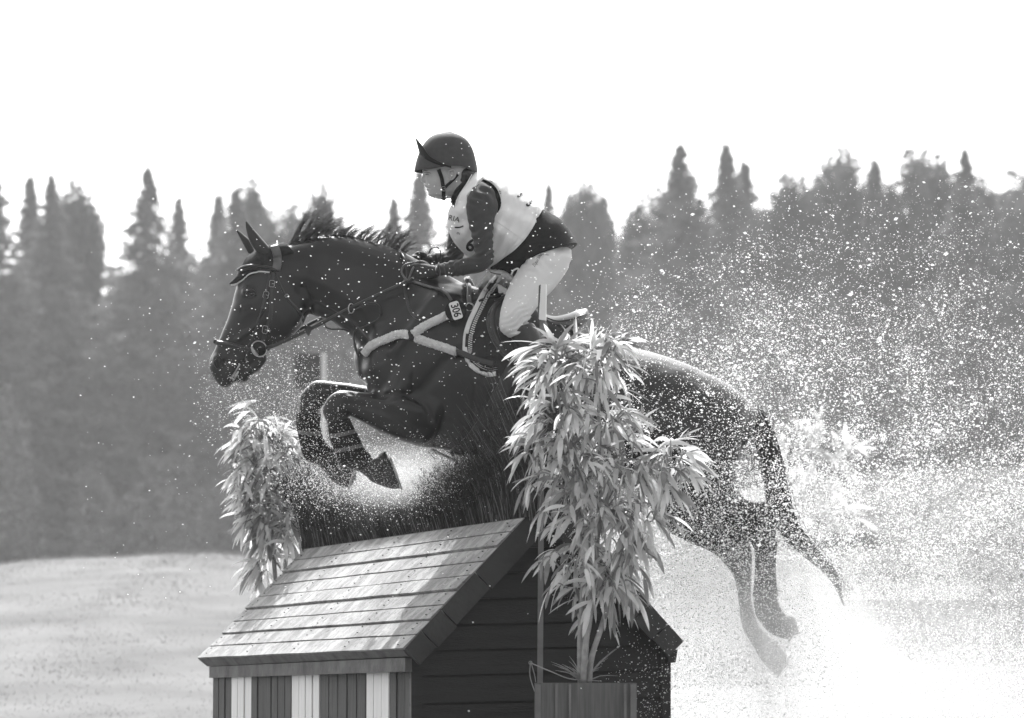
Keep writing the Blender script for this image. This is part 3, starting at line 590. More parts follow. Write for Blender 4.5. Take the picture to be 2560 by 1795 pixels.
leafy('leafy_plant', 'pale blurred leafy plant veiled by spray behind the horse tail', 'plant', W(2015, 1400, yr), lobes, hubs, canes, yr, 1.1, Lf=.32)
# planter, stake and number board of the jump
t = thing('planter', 'dark smooth box planter with vertical ribs standing before the gable', 'planter', (W(1465, 1750, yp).x, yp, 0))
yq = yp-.14
def Wz(px, y, z): p = W(px, 1700, y); return Vector((p.x, y, z))
zt = W(1460, 1707, yq).z; mb = MB(); P = [Wz(1336, yq, 0), Wz(1592, yq+.03, 0), Wz(1592, yq+.3, 0), Wz(1338, yq+.27, 0)]; up = Vector((0, 0, zt)); T = [p+up for p in P]; k = .012
c = sum(P, Vector())/4; In = [p+(c-p)*.06 for p in P]; IT = [q+up for q in In]; IB = [q+up*.55 for q in In]
V = [*P, *T, *IT, *IB]; F = [(0, 1, 5, 4), (1, 2, 6, 5), (2, 3, 7, 6), (3, 0, 4, 7), (4, 5, 9, 8), (5, 6, 10, 9), (6, 7, 11, 10), (7, 4, 8, 11), (8, 9, 13, 12), (9, 10, 14, 13), (10, 11, 15, 14), (11, 8, 12, 15), (3, 2, 1, 0)]
mb.add([list(v) for v in V], F); build('box', mb, M['planter'], t, False)
mb = MB(); mb.add([list(q+up*.88) for q in In], [(0, 1, 2, 3)]); build('soil', mb, M['print'], t, False)
mb = MB()
for x0, x1 in ((1338, 1352), (1388, 1394), (1422, 1428), (1560, 1566), (1576, 1591)):
    a, b = Wz(x0, yq-.001, 0), Wz(x1, yq-.001, 0); hexa(mb, [a, b, b+up*.99, a+up*.99]+[q+Vector((0, -.007, 0)) for q in (a, b, b+up*.99, a+up*.99)])
build('rib', mb, M['pole'], t, False)
t = thing('course_flag_stake', 'thin wooden stake carrying an upright pale board, standing before the rider knee', 'stake', Wz(1348, -1.2, 0))
mb = MB(); a, b = Wz(1341, -1.2, 0), W(1354, 790, -1.15); 
bot = Wz(1347.5, -1.2, 0); top_ = W(1356, 770, -1.14); sx_ = Vector((.0125, 0, 0)); sy = Vector((0, .022, 0))
hexa(mb, [bot-sx_, bot+sx_, top_+sx_*.9, top_-sx_*.9]+[q+sy for q in (bot-sx_, bot+sx_, top_+sx_*.9, top_-sx_*.9)]); build('stake', mb, M['pole'], t, False)
mb = MB(); q = [W(1347, 797, -1.19), W(1364, 800, -1.17), W(1365, 709, -1.15), W(1352, 711, -1.17)]; hexa(mb, q+[p+Vector((.004, .05, 0)) for p in q]); build('board', mb, M['board'], t, False)
mb = MB(); q = [W(1344, 795, -1.186), W(1347, 797, -1.192), W(1352, 711, -1.172), W(1347, 714, -1.16)]; hexa(mb, q+[p+Vector((.002, .05, 0)) for p in q]); build('board_edge', mb, M['slat'], t, False)
mb = MB(); q = [W(1326, 1657, -1.3), W(1380, 1680, -1.42), W(1420, 1696, -1.45), W(1455, 1700, yp-.08), W(1500, 1703, -1.44)]; tube(mb, q, .0025, 6, 4)
tube(mb, [W(1326, 1657, -1.3), W(1325, 1690, -1.3), W(1337, 1730, -1.34)], .0022, 6, 4); tube(mb, [W(1328, 1657, -1.3), W(1337, 1690, -1.3), W(1339, 1705, -1.3)], .0022, 6, 4)
tube(mb, [W(1326+4*math.cos(a), 1657+4*math.sin(a), -1.3) for a in np.linspace(0, 6.28, 9)[:-1]], .002, 6, 2, closed=True)
o = build('tie_wire', mb, M['wire']); tag(o, 'thin pale tie wire looped beside the stake and run over the planter', 'wire')
# ================================================================ the horse
def bump_at(V, Nn, px, py, rpx, amp, yside=-1):
    """push the surface out (or in) in a soft spot measured in pixels on the near (-1) or far side"""
    Q = project(V); d2 = ((Q[:, 0]-px)**2+(Q[:, 1]-py)**2)/rpx**2; k = np.exp(-d2*1.6)*((Nn[:, 1]*yside) > -.2)
    return V + Nn*(amp*k)[:, None]
def ridge_at(V, Nn, pts, rpx, amp, yside=-1):
    Q = project(V); P = catmull(pts, 6); best = np.full(len(V), 1e9)
    for a, b in zip(P[:-1], P[1:]):
        ab = b-a; t = np.clip(((Q-a)@ab)/(ab@ab+1e-9), 0, 1); best = np.minimum(best, ((Q-(a+t[:, None]*ab))**2).sum(1))
    k = np.exp(-best/rpx**2*1.6)*((Nn[:, 1]*yside) > .05); return V + Nn*(amp*k)[:, None]
hb = MB()
TRUNK = [(903,862,913,955,.10,-.02),(950,770,950,1060,.19,-.02),(1040,690,1020,1108,.25,0),(1120,698,1110,1124,.28,0),(1200,722,1200,1142,.30,0),(1300,768,1300,1175,.325,0),
 (1400,812,1400,1198,.335,0),(1500,848,1500,1212,.32,0),(1600,873,1600,1232,.315,0),(1700,903,1690,1262,.31,0),(1790,944,1765,1290,.29,0),(1855,985,1808,1270,.24,0),(1882,1022,1838,1170,.14,0)]
loft(hb, TRUNK, 40, 5)
loft(hb, [(690,622,752,770,.08,-.0),(753,606,790,792,.085,0),(813,590,828,803,.095,0),(880,594,862,830,.11,0),(950,610,886,852,.125,0),(1010,632,898,888,.15,0),(1080,668,912,950,.19,0),(1160,708,960,1030,.23,0)], 32, 5)
HEAD = [(712,622,742,700,.055,0),(668,622,760,730,.075,0),(622,646,768,772,.088,0),(600,690,760,806,.094,0),(588,728,742,830,.097,0),(579,764,718,850,.088,0),(564,808,690,864,.072,0),(549,844,662,888,.058,0),(536,874,640,912,.052,0),(524,900,622,926,.050,0),(523,922,600,938,.049,0),(532,944,586,954,.044,0),(546,962,574,966,.032,0)]
loft(hb, HEAD, 32, 5, cap=(.5, .35), e=.9)
loft(hb, [(650,880,668,900,.03,0),(628,905,650,925,.034,0),(606,920,629,940,.036,0),(594,936,617,955,.034,0),(588,948,606,957,.022,0)], 20, 4)
for ys in (-1, 1):                                     # shoulders, thighs
    loft(hb, [(1130,760,1010,880,.03,ys*.16),(1080,850,960,960,.10,ys*.15),(1060,930,940,1030,.12,ys*.14),(1040,980,945,1080,.10,ys*.14)], 24, 4)
    loft(hb, [(1700,930,1600,1080,.06,ys*.17),(1760,960,1650,1180,.14,ys*.16),(1830,1010,1680,1240,.15,ys*.15)], 24, 4)
# near foreleg, folded: forearm forward, cannon back, hoof tucked
loft(hb, [(1120,960,1060,1112,.10,-.15),(1040,975,1010,1106,.11,-.16),(981,979,965,1088,.095,-.165),(913,981,915,1060,.070,-.17),(872,977,876,1040,.056,-.175),(846,977,862,1034,.052,-.175),(822,992,856,1044,.050,-.175),(806,1020,858,1048,.047,-.175),(812,1046,864,1046,.042,-.175),(822,1064,870,1056,.040,-.172)], 24, 5)
loft(hb, [(814,1040,868,1040,.040,-.172),(822,1070,879,1064,.038,-.17),(829,1103,895,1094,.037,-.165),(838,1130,907,1120,.037,-.16),(847,1152,922,1140,.040,-.16),(872,1171,934,1146,.042,-.16),(898,1180,940,1146,.036,-.16),(918,1194,948,1144,.038,-.16)], 24, 5)
# far foreleg
loft(hb, [(1010,985,980,1060,.09,.13),(960,972,950,1040,.07,.14),(916,965,905,1015,.055,.14),(853,956,862,1006,.048,.14),(793,951,822,1008,.048,.14),(768,966,808,1016,.047,.14),(750,989,800,1022,.045,.14),(747,1018,798,1036,.042,.14)], 24, 5)
loft(hb, [(747,1010,799,1020,.042,.14),(745,1040,795,1045,.040,.14),(744,1068,798,1070,.040,.14),(751,1100,808,1104,.038,.14),(757,1130,826,1120,.040,.14),(768,1153,842,1130,.042,.14),(796,1164,856,1146,.038,.14),(815,1185,864,1160,.040,.14)], 24, 5)
# near hind leg
loft(hb, [(1700,1000,1590,1150,.10,-.14),(1790,1030,1640,1240,.14,-.145),(1845,1100,1700,1274,.13,-.15),(1840,1180,1748,1300,.105,-.15),(1850,1232,1800,1322,.078,-.15),(1880,1254,1838,1330,.058,-.15),(1918,1254,1864,1336,.048,-.15),(1941,1272,1872,1352,.045,-.15),(1942,1310,1884,1372,.042,-.15),(1938,1360,1889,1390,.038,-.15),(1937,1405,1891,1420,.034,-.15),(1938,1450,1888,1456,.034,-.15),(1944,1498,1883,1494,.038,-.15),(1955,1524,1888,1535,.037,-.15),(1968,1538,1902,1560,.034,-.15)], 28, 5)
# far hind leg
loft(hb, [(1760,1180,1600,1230,.10,.14),(1810,1230,1660,1318,.09,.15),(1850,1290,1712,1352,.075,.15),(1872,1340,1780,1382,.055,.15),(1881,1385,1818,1418,.045,.15),(1879,1440,1837,1452,.036,.15),(1879,1498,1846,1505,.034,.15),(1893,1552,1855,1566,.037,.15),(1912,1580,1872,1600,.036,.15),(1932,1602,1886,1622,.034,.15)], 24, 5)
# nostril flare, cheek, eye brow
hc = W(546, 905, -.035); ellipsoid(hb, hc, .028, .022, .04, 16, rot=.2)
ellipsoid(hb, W(546, 905, .035), .028, .022, .04, 16, rot=.2)
ellipsoid(hb, W(712, 770, -.055), .085, .036, .10, 20, rot=.3); ellipsoid(hb, W(712, 770, .055), .085, .036, .10, 20, rot=.3)
for s in (-1, 1): ellipsoid(hb, W(625, 730, s*.078), .040, .022, .026, 16, rot=-.15)
def shape(V, Nn):
    for a in ((680, 760, 45, -.004), (640, 800, 30, -.006), (560, 905, 10, -.016), (628, 735, 13, -.012), (600, 760, 16, .004)): V = bump_at(V, Nn, *a)
    V = ridge_at(V, Nn, [(655,800),(620,830),(590,850)], 7, 0.0096)          # facial crest
    V = ridge_at(V, Nn, [(762,720),(775,760),(765,800)], 12, -0.0160)        # behind the jaw
    V = ridge_at(V, Nn, [(575,947),(590,930),(599,912),(618,903)], 3.5, -.016)   # mouth
    V = ridge_at(V, Nn, [(770,690),(860,740),(960,830)], 22, 0.0128); V = ridge_at(V, Nn, [(790,760),(870,810),(920,860)], 12, -0.0160)   # neck muscle, jugular groove
    V = ridge_at(V, Nn, [(1090,740),(1040,810),(985,880)], 16, 0.0160); V = ridge_at(V, Nn, [(1170,860),(1100,920),(1050,980)], 20, -0.0144)
    V = ridge_at(V, Nn, [(945,990),(1000,985),(1060,1010),(1080,1050)], 9, -0.0160)
    V = ridge_at(V, Nn, [(860,1010),(920,1018),(980,1040),(1020,1070)], 8, -0.0080); V = ridge_at(V, Nn, [(870,995),(930,1000),(990,1015)], 8, 0.0080)
    V = bump_at(V, Nn, 1000, 1010, 40, 0.0192); V = bump_at(V, Nn, 930, 920, 30, 0.0192)
    for i in range(7): V = ridge_at(V, Nn, [(1190+38*i, 960+6*i),(1182+38*i, 1050+5*i),(1195+38*i, 1110+5*i)], 7, -0.0056)
    V = ridge_at(V, Nn, [(1600,1180),(1660,1240),(1720,1290)], 14, -0.0160); V = bump_at(V, Nn, 1700, 1080, 70, 0.0240)
    V = ridge_at(V, Nn, [(1855,1260),(1900,1290),(1915,1340)], 6, 0.0096); V = ridge_at(V, Nn, [(838,1070),(856,1110),(876,1145)], 6, 0.0064)
    return V + Nn*(.0012*np.sin(V[:, 0]*31+4*np.sin(V[:, 2]*17))*np.sin(V[:, 2]*37))[:, None]
hme = remesh(hb, .0085, 5, .5, shape)
hcx = W(1350, 1100, 0)
horse = thing('horse', 'dark horse with flying mane leaping over the brush-topped hut jump', 'horse', (hcx.x, 0, hcx.z))
horse_body = link('body', hme, M['coat'], horse); T_H = bvh(hme)
def child(name, mb, m, parent, smooth=True): return build(name, mb, m, parent, smooth)
for dpt, tip, rows in ((-.055, 'near', [(613.5,555,616.5,553,.003),(614,568,629,567,.010),(617,583,641,581,.017),(621,597,656,598,.022),(628,612,671,615,.025),(640,629,683,631,.026),(653,645,682,642,.022)]),
                       (.055, 'far', [(589,574,591.5,573,.003),(596,588,607,585,.011),(603,602,624,600,.019),(611,617,634,618,.022),(620,634,640,636,.022)])):
    mb = MB(); loft(mb, [(*r, dpt) for r in rows], 18, 5, cap=(.2, .1)); 
    V_ = mb.v[-1]; child('ear', mb, M['coat'], horse)
# eyes with lids, nostrils, lips
e = child('eye', ellipsoid(MB(), S(T_H, 629, 735, -.008)[0], .017, .012, .012, 20, rot=-.1), M['eye'], horse)
lid = MB(); ep, _ = S(T_H, 628, 735, .003)
for k, (oy, r_) in enumerate(((-7, .006), (6.5, .0045))): roll(lid, T_H, [(614, 737), (620, 735+oy*.8), (629, 734+oy*1.2), (637, 736+oy*.6), (641, 739)], [.002, r_, r_, r_, .002], .001, 8, 4)
child('eyelid', lid, M['coat'], horse)
child('eye', ellipsoid(MB(), W(601, 735, .085), .013, .010, .011, 14), M['eye'], horse)
mb = MB(); roll(mb, T_H, [(541, 895), (537, 905), (541, 917), (548, 922)], [.002, .005, .005, .002], .001, 8, 4); roll(mb, T_H, [(541, 895), (548, 893), (553, 902), (552, 914)], [.002, .004, .004, .002], .001, 8, 4); child('nostril', mb, M['coat'], horse)
mb = MB(); strap(mb, T_H, [(541, 899), (545, 907), (548, 916)], .011, .001, .0005, 4); child('nostril', mb, M['print'], horse)
mb = MB()
for pts in ([(576,948),(584,936),(592,922),(600,911)], [(582,952),(589,940),(596,928)]): roll(mb, T_H, pts, [.004, .006, .006, .003], .0, 8, 4)
child('lip', mb, M['paleskin'], horse)
wk = MB()                                              # whiskers of the chin and muzzle
for i in range(46):
    a = rng.uniform(0, 1); bx, by = 596+28*a+rng.normal(0, 3), 957-26*a+rng.normal(0, 3); p = W(min(bx, 618), by-6, rng.uniform(-.03, .03)); d = Vector((.5+.5*a, rng.uniform(-.4, .4), -.8+.7*a)).normalized()*rng.uniform(.02, .055); tube(wk, [p, p+d*.5+Vector((0, 0, .004)), p+d], [.0007, .0005, .0003], 3, 1)
for i in range(14):
    p = W(527+rng.uniform(0, 12), 915+rng.uniform(-20, 40), rng.uniform(-.03, .03)); tube(wk, [p, p+Vector((-.02, rng.uniform(-.01, .01), -.012+rng.uniform(-.01, .01)))], [.0006, .0003], 3, 1)
child('whiskers', wk, M['paleskin'], horse)
# hooves with shoes
def hoof(rows, shoe, y):
    mb = MB(); loft(mb, rows, 24, 5, cap=(.1, .1)); h = child('hoof', mb, M['hoof'], horse); mb = MB()
    a, b = shoe; c0, c1 = Vector(W(*a, y)), Vector(W(*b, y)); dv = c1-c0; pts = [c0+dv*.5*(1-math.cos(t))+Vector((0, math.sin(t)*.058, 0)) for t in np.linspace(.35, 2*math.pi-.35, 15)]; nrm = Vector((dv.z, 0, -dv.x)).normalized()
    tube(mb, pts, .0085, 8, 2, up=nrm, flat=.6); child('horseshoe', mb, M['steel'], h)
hoof([(920,1196,948,1144,.045,-.16),(928,1203,958,1140,.052,-.16),(950,1213,972,1146,.060,-.16),(980,1222,984,1160,.062,-.16),(1000,1221,992,1178,.055,-.16)], ((976, 1145), (1003, 1221)), -.16)
hoof([(818,1190,866,1160,.045,.14),(830,1202,878,1160,.052,.14),(852,1216,890,1178,.056,.14),(868,1219,890,1198,.050,.14)], ((891, 1166), (872, 1221)), .14)
hoof([(1905,1562,1970,1538,.042,-.15),(1922,1580,1985,1544,.052,-.15),(1945,1592,1994,1562,.058,-.15),(1968,1598,1997,1580,.05,-.15)], ((1998, 1558), (1972, 1602)), -.15)
hoof([(1888,1624,1933,1602,.042,.15),(1900,1646,1948,1614,.050,.15),(1922,1672,1965,1636,.055,.15),(1940,1688,1970,1660,.048,.15)], ((1972, 1636), (1944, 1691)), .15)
# boots and bandages on the lower legs (worn, so children of the horse)
def gaiter(name, rows, m, straps=(), y=0):
    mb = MB(); loft(mb, rows, 28, 5, cap=(.05, .05), grow=.005); o = child(name, mb, m, horse); me_ = o.data; t_ = bvh(me_)
    for k, s in enumerate(straps): mb = MB(); strap(mb, t_, s, .018, .002, .001); child('boot_strap', mb, M['leather2'], o)
gaiter('leg_boot', [(822,1058,872,1046,.043,-.172),(824,1078,881,1066,.042,-.17),(830,1104,896,1094,.041,-.165),(839,1130,908,1120,.041,-.16),(848,1152,922,1136,.044,-.16),(858,1163,926,1142,.042,-.16)], M['black'], [[(826,1090),(855,1086),(888,1078)],[(838,1128),(870,1122),(906,1114)]])
gaiter('leg_boot', [(744,1034,800,1036,.045,.14),(743,1060,798,1062,.044,.14),(750,1098,808,1100,.042,.14),(758,1132,826,1118,.044,.14),(767,1150,836,1128,.042,.14)], M['black'], [[(747,1080),(775,1083),(798,1084)]])
gaiter('leg_boot', [(1942,1350,1889,1376,.043,-.15),(1937,1405,1890,1418,.039,-.15),(1938,1450,1888,1454,.039,-.15),(1944,1490,1884,1490,.042,-.15)], M['black'], [[(1890,1430),(1915,1428),(1938,1424)]])
mb = MB(); loft(mb, [(905,1180,952,1136,.048,-.16),(925,1196,962,1130,.056,-.16),(944,1204,968,1140,.060,-.16)], 24, 4, cap=(.2, .2), grow=.004); ellipsoid(mb, W(957, 1146, -.16), .028, .052, .026, 20, rot=-.9); child('bell_boot', mb, M['leather'], horse)
# mane and tail: strands
def strands(name, roots, n, fn, r0, parent, m):
    V, F = [], []; k = 0
    for i in range(n):
        P = fn(i); K = len(P)-1; P = np.array(P); T = np.gradient(P, axis=0); T /= np.maximum(np.linalg.norm(T, axis=1, keepdims=True), 1e-6)
        u = np.cross(T, rng.normal(0, 1, 3)); u /= np.maximum(np.linalg.norm(u, axis=1, keepdims=True), 1e-6); b = np.cross(T, u); w_ = r0*rng.uniform(.6, 1.4)
        for j in range(K+1):
            r = w_*(1-.92*(j/K)**1.3); V += [P[j]+u[j]*r, P[j]-u[j]*r*.5+b[j]*r*.87, P[j]-u[j]*r*.5-b[j]*r*.87]
        for j in range(K):
            for q in range(3): F.append((k+3*j+q, k+3*j+(q+1) % 3, k+3*j+3+(q+1) % 3, k+3*j+3+q))
        k += 3*(K+1)
    return tris(name, np.array(V), np.array(F), m, parent, smooth=True)
CR = np.array([(715,612),(753,608),(783,600),(813,592),(858,592),(899,598),(932,611),(977,620),(1012,633)])
def locks(nl, f0, f1, Lp, per, seed):
    g = np.random.default_rng(seed); out = []
    for i in range(nl):
        f = f0+(f1-f0)*(i+g.uniform(-.4, .4))/nl; f = min(max(f, 0), 1); idx = f*(len(CR)-1); a = int(min(idx, len(CR)-2)); c = CR[a]*(1-(idx-a))+CR[a+1]*(idx-a)
        L = Lp(f)*g.uniform(.6, 1.15); an = g.uniform(-.1, .35); sw = g.uniform(.1, .7); y0 = g.uniform(-.012, .012); ty = g.uniform(-.05, .05)
        for s in range(per):
            j = g.normal(0, 2.2, 2); l = L*g.uniform(.75, 1.1); P = []; fl = g.uniform(-.08, .08); wv = g.uniform(-3, 3); pj = g.normal(0, 1)
            for q in np.linspace(0, 1, 8):
                th = R(66)+an-sw*q*1.1+fl*q; x = c[0]+j[0]+l*q*math.cos(th*(1-.12*q)); yy = c[1]+6+j[1]*.4-l*q*math.sin(th)*(1-.10*q)+wv*math.sin(q*5); P.append(W(x+pj*(1+q)*2.2*q, yy, y0+ty*q+.008*pj*q))
            out.append(P)
    return out
ML = locks(16, .02, .28, lambda f: 132-90*abs(f-.14), 40, 1) + locks(38, .34, 1.0, lambda f: 98+28*math.sin(f*9)-24*f, 28, 2) + locks(30, .0, 1.0, lambda f: 17, 14, 3)
strands('mane', None, len(ML), lambda i: ML[i], .0007, horse, M['mane'])
mb = MB(); loft(mb, [(725,608,722,622,.012,0),(783,594,783,616,.016,0),(858,586,858,610,.018,0),(932,606,930,626,.018,0),(1010,630,1006,648,.016,0)], 12, 4); child('mane_crest', mb, M['coat'], horse)
TC = np.array([(1880,1018,20),(1908,1080,24),(1928,1160,27),(1944,1240,28),(1966,1310,25),(2008,1365,20),(2056,1410,14),(2088,1450,9),(2103,1490,5),(2112,1520,2)], float)
tc_ = catmull(TC, 4)
def tailstrand(i):
    g = rng; u0 = g.uniform(0, .35); u1 = g.uniform(.55, 1.0); lat = g.normal(0, .62); lat = max(-1.1, min(1.1, lat)); dy = g.normal(0, .02); wild = g.random() < .2; P = []
    for q in np.linspace(0, 1, 14):
        u = (u0+(u1-u0)*q)*(len(tc_)-1); a = int(min(u, len(tc_)-2)); c = tc_[a]*(1-(u-a))+tc_[a+1]*(u-a); wd = c[2]*lat*.95
        k = (q**2.2)*(g.uniform(12, 45) if False else 30)*(g.uniform(.3, 1.3) if wild else 0)*(abs(lat)+.3); P.append(W(c[0]+wd*.95+k*1.3, c[1]-wd*.45+k*.3*math.copysign(1, lat), dy*(.5+q)))
    return P
strands('tail', None, 560, tailstrand, .0013, horse, M['hair'])
def thin(i):
    g = rng; x0 = 1852+g.uniform(0, 38); P = []; e_ = g.uniform(-20, 34); yy = g.uniform(1190, 1262)
    return [W(x0+(e_)*math.sin(q*1.9)-6*q, 1075+(yy-1075)*q, -.02+.04*q) for q in np.linspace(0, 1, 8)]
strands('tail', None, 34, thin, .0009, horse, M['hair'])
# ================================================================ tack that rests on the horse
def px_tube(mb, pts, r, seg=8, sub=5): return tube(mb, [W(*p) for p in pts], r, seg, sub)
# bridle
bd = thing('bridle', 'black leather bridle with padded noseband and loose-ring bit on the horse head', 'bridle', W(650, 760, -.1))
mb = MB(); loft(mb, [(712,608,742,640,.062,0),(668,616,690,662,.074,0),(624,640,672,682,.083,0),(603,672,655,690,.084,0),(586,698,622,696,.058,0),(576,709,596,704,.026,0)], 26, 5, cap=(.1, .3), grow=.005); bon = child('ear_bonnet', mb, M['knit'], bd)
bon_me = bon.data; T_HB = bvh(hme, bon_me)
mb = MB(); roll(mb, T_HB, [(577,713),(586,712),(599,706),(610,698),(618,688),(630,682),(650,679),(674,681)], .0035, .002, 8, 5); child('bonnet_piping', mb, M['white'], bon)
mb = MB(); roll(mb, T_HB, [(598,676),(610,669),(630,665),(655,667),(680,672),(692,678)], .008, .004, 10, 5); roll(mb, T_HB, [(600,682),(612,675),(632,671),(655,673),(680,678)], .004, .005, 8, 5); child('browband', mb, M['leather'], bd)
mb = MB(); strap(mb, T_HB, [(686,616),(692,634),(694,655),(690,676)], .038, .004, .006, 6); child('headpiece', mb, M['leather2'], bd)
# far side of headpiece and cheek seen from other positions
mb = MB(); tube(mb, [W(694,612,-.05), W(692,606,0), W(694,614,.055), W(688,680,.088), W(668,790,.085), W(650,860,.07)], .009, 8, 5, flat=.4); child('cheekpiece', mb, M['leather'], bd)
mb = MB(); strap(mb, T_HB, [(684,680),(680,716),(678,770),(674,800),(664,832),(657,856)], .018, .004, .004, 6); child('cheekpiece', mb, M['leather'], bd)
mb = MB(); strap(mb, T_HB, [(676,684),(668,720),(657,770),(643,810),(630,850),(618,872)], .011, .003, .003, 6); child('noseband_hanger', mb, M['leather'], bd)
mb = MB(); strap(mb, T_HB, [(688,684),(700,712),(718,745),(745,775),(760,800)], .010, .003, .003, 6); child('throatlash', mb, M['leather'], bd)
mb = MB(); roll(mb, T_HB, [(535,852),(548,858),(575,862),(600,868),(622,872),(645,880)], [.011, .012, .011, .010, .008, .007], .004, 12, 6); child('noseband', mb, M['leather'], bd)
mb = MB(); strap(mb, T_HB, [(613,872),(618,886),(614,900)], .012, .003, .003, 4); child('flash_strap', mb, M['leather'], bd)
def buckle(mb, cx, cy, wpx, hpx, ang, tree, y=None):
    ca, sa = math.cos(R(ang)), math.sin(R(ang)); P = []
    for x, z in ((-1, -.7), (-.7, -1), (.7, -1), (1, -.7), (1, .7), (.7, 1), (-.7, 1), (-1, .7)):
        x, z = x*wpx/2, z*hpx/2; p, n = S(tree, cx+x*ca-z*sa, cy+x*sa+z*ca, .010, y); P.append(p)
    tube(mb, P, .0013, 6, 1, closed=True); p, n = S(tree, cx, cy, .010, y); q = S(tree, cx+(wpx/2)*ca, cy+(wpx/2)*sa, .011, y)[0]; tube(mb, [p, q], .0014, 5, 1)
for c in ((680, 710, 12, 16, 5), (665, 738, 13, 17, 15), (663, 823, 12, 18, 10), (716, 740, 7, 8, 50)):
    mb = MB(); buckle(mb, *c, T_HB); child('buckle', mb, M['steel'], bd)
mb = MB(); strap(mb, T_HB, [(664,740),(660,758),(656,776)], .016, .004, .008, 4); child('strap_end', mb, M['leather'], bd)
# bit ring and keeper
rc, rn = S(T_HB, 648, 872, .016)
mb = MB(); tube(mb, [W(648+19*math.cos(a)+2*math.sin(a), 872+19.5*math.sin(a), rc.y-.006) for a in np.linspace(0, 2*math.pi, 17)[:-1]] if False else [W(648+19*math.cos(a)+2*math.sin(a), 872+19.5*math.sin(a), rc.y-.006) for a in np.linspace(0, 2*math.pi, 17)[:-1]], .0031, 10, 2, closed=True); child('bit_ring', mb, M['steel'], bd)
mb = MB(); tube(mb, [W(630,868,rc.y-.004), W(636,880,rc.y-.006), W(645,888,rc.y)], [.004,.007,.004], 8, 3); child('bit_mouthpiece', mb, M['steel'], bd)
# reins: near rein from the ring to the near hand, with stopper, far rein
def yl2(a, b, n=6): return [a.lerp(b, i/n) for i in range(n+1)]
ry = -.20; P = [W(664,870,rc.y-.004), W(690,862,-.12), W(756,832,-.17), W(790,815,-.19), W(866,775,-.20), W(950,735,-.20), W(1000,712,-.19), W(1036,696,-.15)]
mb = MB(); tube(mb, P, .0085, 8, 6, flat=.35, up=(0, 1, 0)); child('rein', mb, M['leather'], bd)
mb = MB(); tube(mb, [W(650,880,.08), W(770,812,.12), W(812,792,.13), W(900,748,.14), W(1010,690,.13), W(1046,652,.09)], .0075, 8, 6, flat=.35); child('rein', mb, M['leather'], bd)
mb = MB(); pk = [(760,812),(778,816),(779,826),(772,841),(766,834),(761,824)]
V_ = [W(x, y, -.178) for x, y in pk]+[W(x, y, -.190) for x, y in pk]; mb.add([list(v) for v in V_], [tuple(range(6)), tuple(range(11, 5, -1))]+[(i, (i+1) % 6, (i+1) % 6+6, i+6) for i in range(6)]); child('rein_stop', mb, M['leather'], bd)
mb = MB(); tube(mb, [W(878+7*math.cos(a), 771+12*math.sin(a), -.205+.012*math.cos(a)) for a in np.linspace(0, 2*math.pi, 13)[:-1]], .0026, 8, 2, closed=True); child('martingale_ring', mb, M['steel'], bd)
mb = MB(); px_tube(mb, [(884,775,-.2),(900,768,-.19),(925,758,-.19),(945,762,-.18),(952,780,-.17),(945,798,-.16),(915,815,-.16),(890,824,-.16),(884,845,-.14),(890,868,-.13),(896,892,-.12)], .0035); child('martingale_strap', mb, M['leather'], bd)
mb = MB(); px_tube(mb, [(811,806,-.10),(815,818,-.1),(830,823,-.1),(850,823,-.1),(866,825,-.1),(874,830,-.1)], .0035); child('martingale_strap', mb, M['leather'], bd)
mb = MB(); px_tube(mb, [(1035,656,-.14),(1012,662,-.16),(1004,678,-.17),(1010,692,-.18),(1020,700,-.19),(1028,680,-.18),(1034,668,-.16)], .0045); child('rein_loop', mb, M['leather2'], bd)
mb = MB(); strap(mb, T_H, [(1012,700),(1013,730),(1020,760),(1030,785),(1050,798),(1070,800)], .012, .003, .004, 6); child('rein_end', mb, M['leather'], bd)
mb = MB(); strap(mb, T_H, [(1024,702),(1060,715),(1095,725),(1115,735),(1128,752)], .012, .003, .006, 6); child('rein_end', mb, M['leather2'], bd)
mb = MB(); px_tube(mb, [(1072,634,.06),(1078,622,.05),(1092,618,.05),(1101,628,.05),(1101,648,.06)], .0028); child('rein_loop', mb, M['leather'], bd)
# neck strap in front of the withers
mb = MB(); px_tube(mb, [(1000,628,0),(1008,640,-.10),(1016,660,-.135),(1018,690,-.16),(1014,712,-.178)], .006); child('neck_strap', mb, M['leather'], bd)
# breastplate with fleece tubes
bp_ = thing('breastplate', 'leather breastplate with pale fleece sleeves across the horse chest', 'breastplate', W(1000, 850, -.25))
F1 = [(917,886),(932,868),(960,851),(990,841),(1021,837)]; F2 = [(1030,836),(1055,821),(1085,806),(1119,791)]; F3 = [(1040,846),(1070,857),(1105,868),(1138,878)]
for Fp in (F1, F2, F3):
    mb = MB(); roll(mb, T_H, Fp, .019, .012, 26, 24, fuzz=.0014); q = mb.v[-1]; child('fleece_sleeve', mb, M['fleece'], bp_, False)
T_HF = bvh(hme, *[c.data for c in bp_.children])
mb = MB(); strap(mb, T_H, [(1010,838),(1030,842),(1045,848)], .03, .006, .008, 4); child('ring_patch', mb, M['leather'], bp_)
mb = MB(); strap(mb, T_H, [(1136,877),(1150,884),(1175,893),(1205,904),(1235,912)], .026, .005, .016, 5); child('girth_strap', mb, M['leather'], bp_)
mb = MB(); buckle(mb, 1140, 880, 6, 18, 20, T_HF); child('buckle', mb, M['steel'], bp_)
mb = MB(); px_tube(mb, [(915,884,-.10),(905,880,-.06),(898,876,.0),(900,880,.08)], .010); child('chest_strap', mb, M['leather2'], bp_)
mb = MB(); px_tube(mb, [(884,838,-.085),(886,860,-.085),(893,885,-.09),(902,890,-.09),(906,878,-.09)], .0045); child('martingale_fork', mb, M['leather'], bp_)
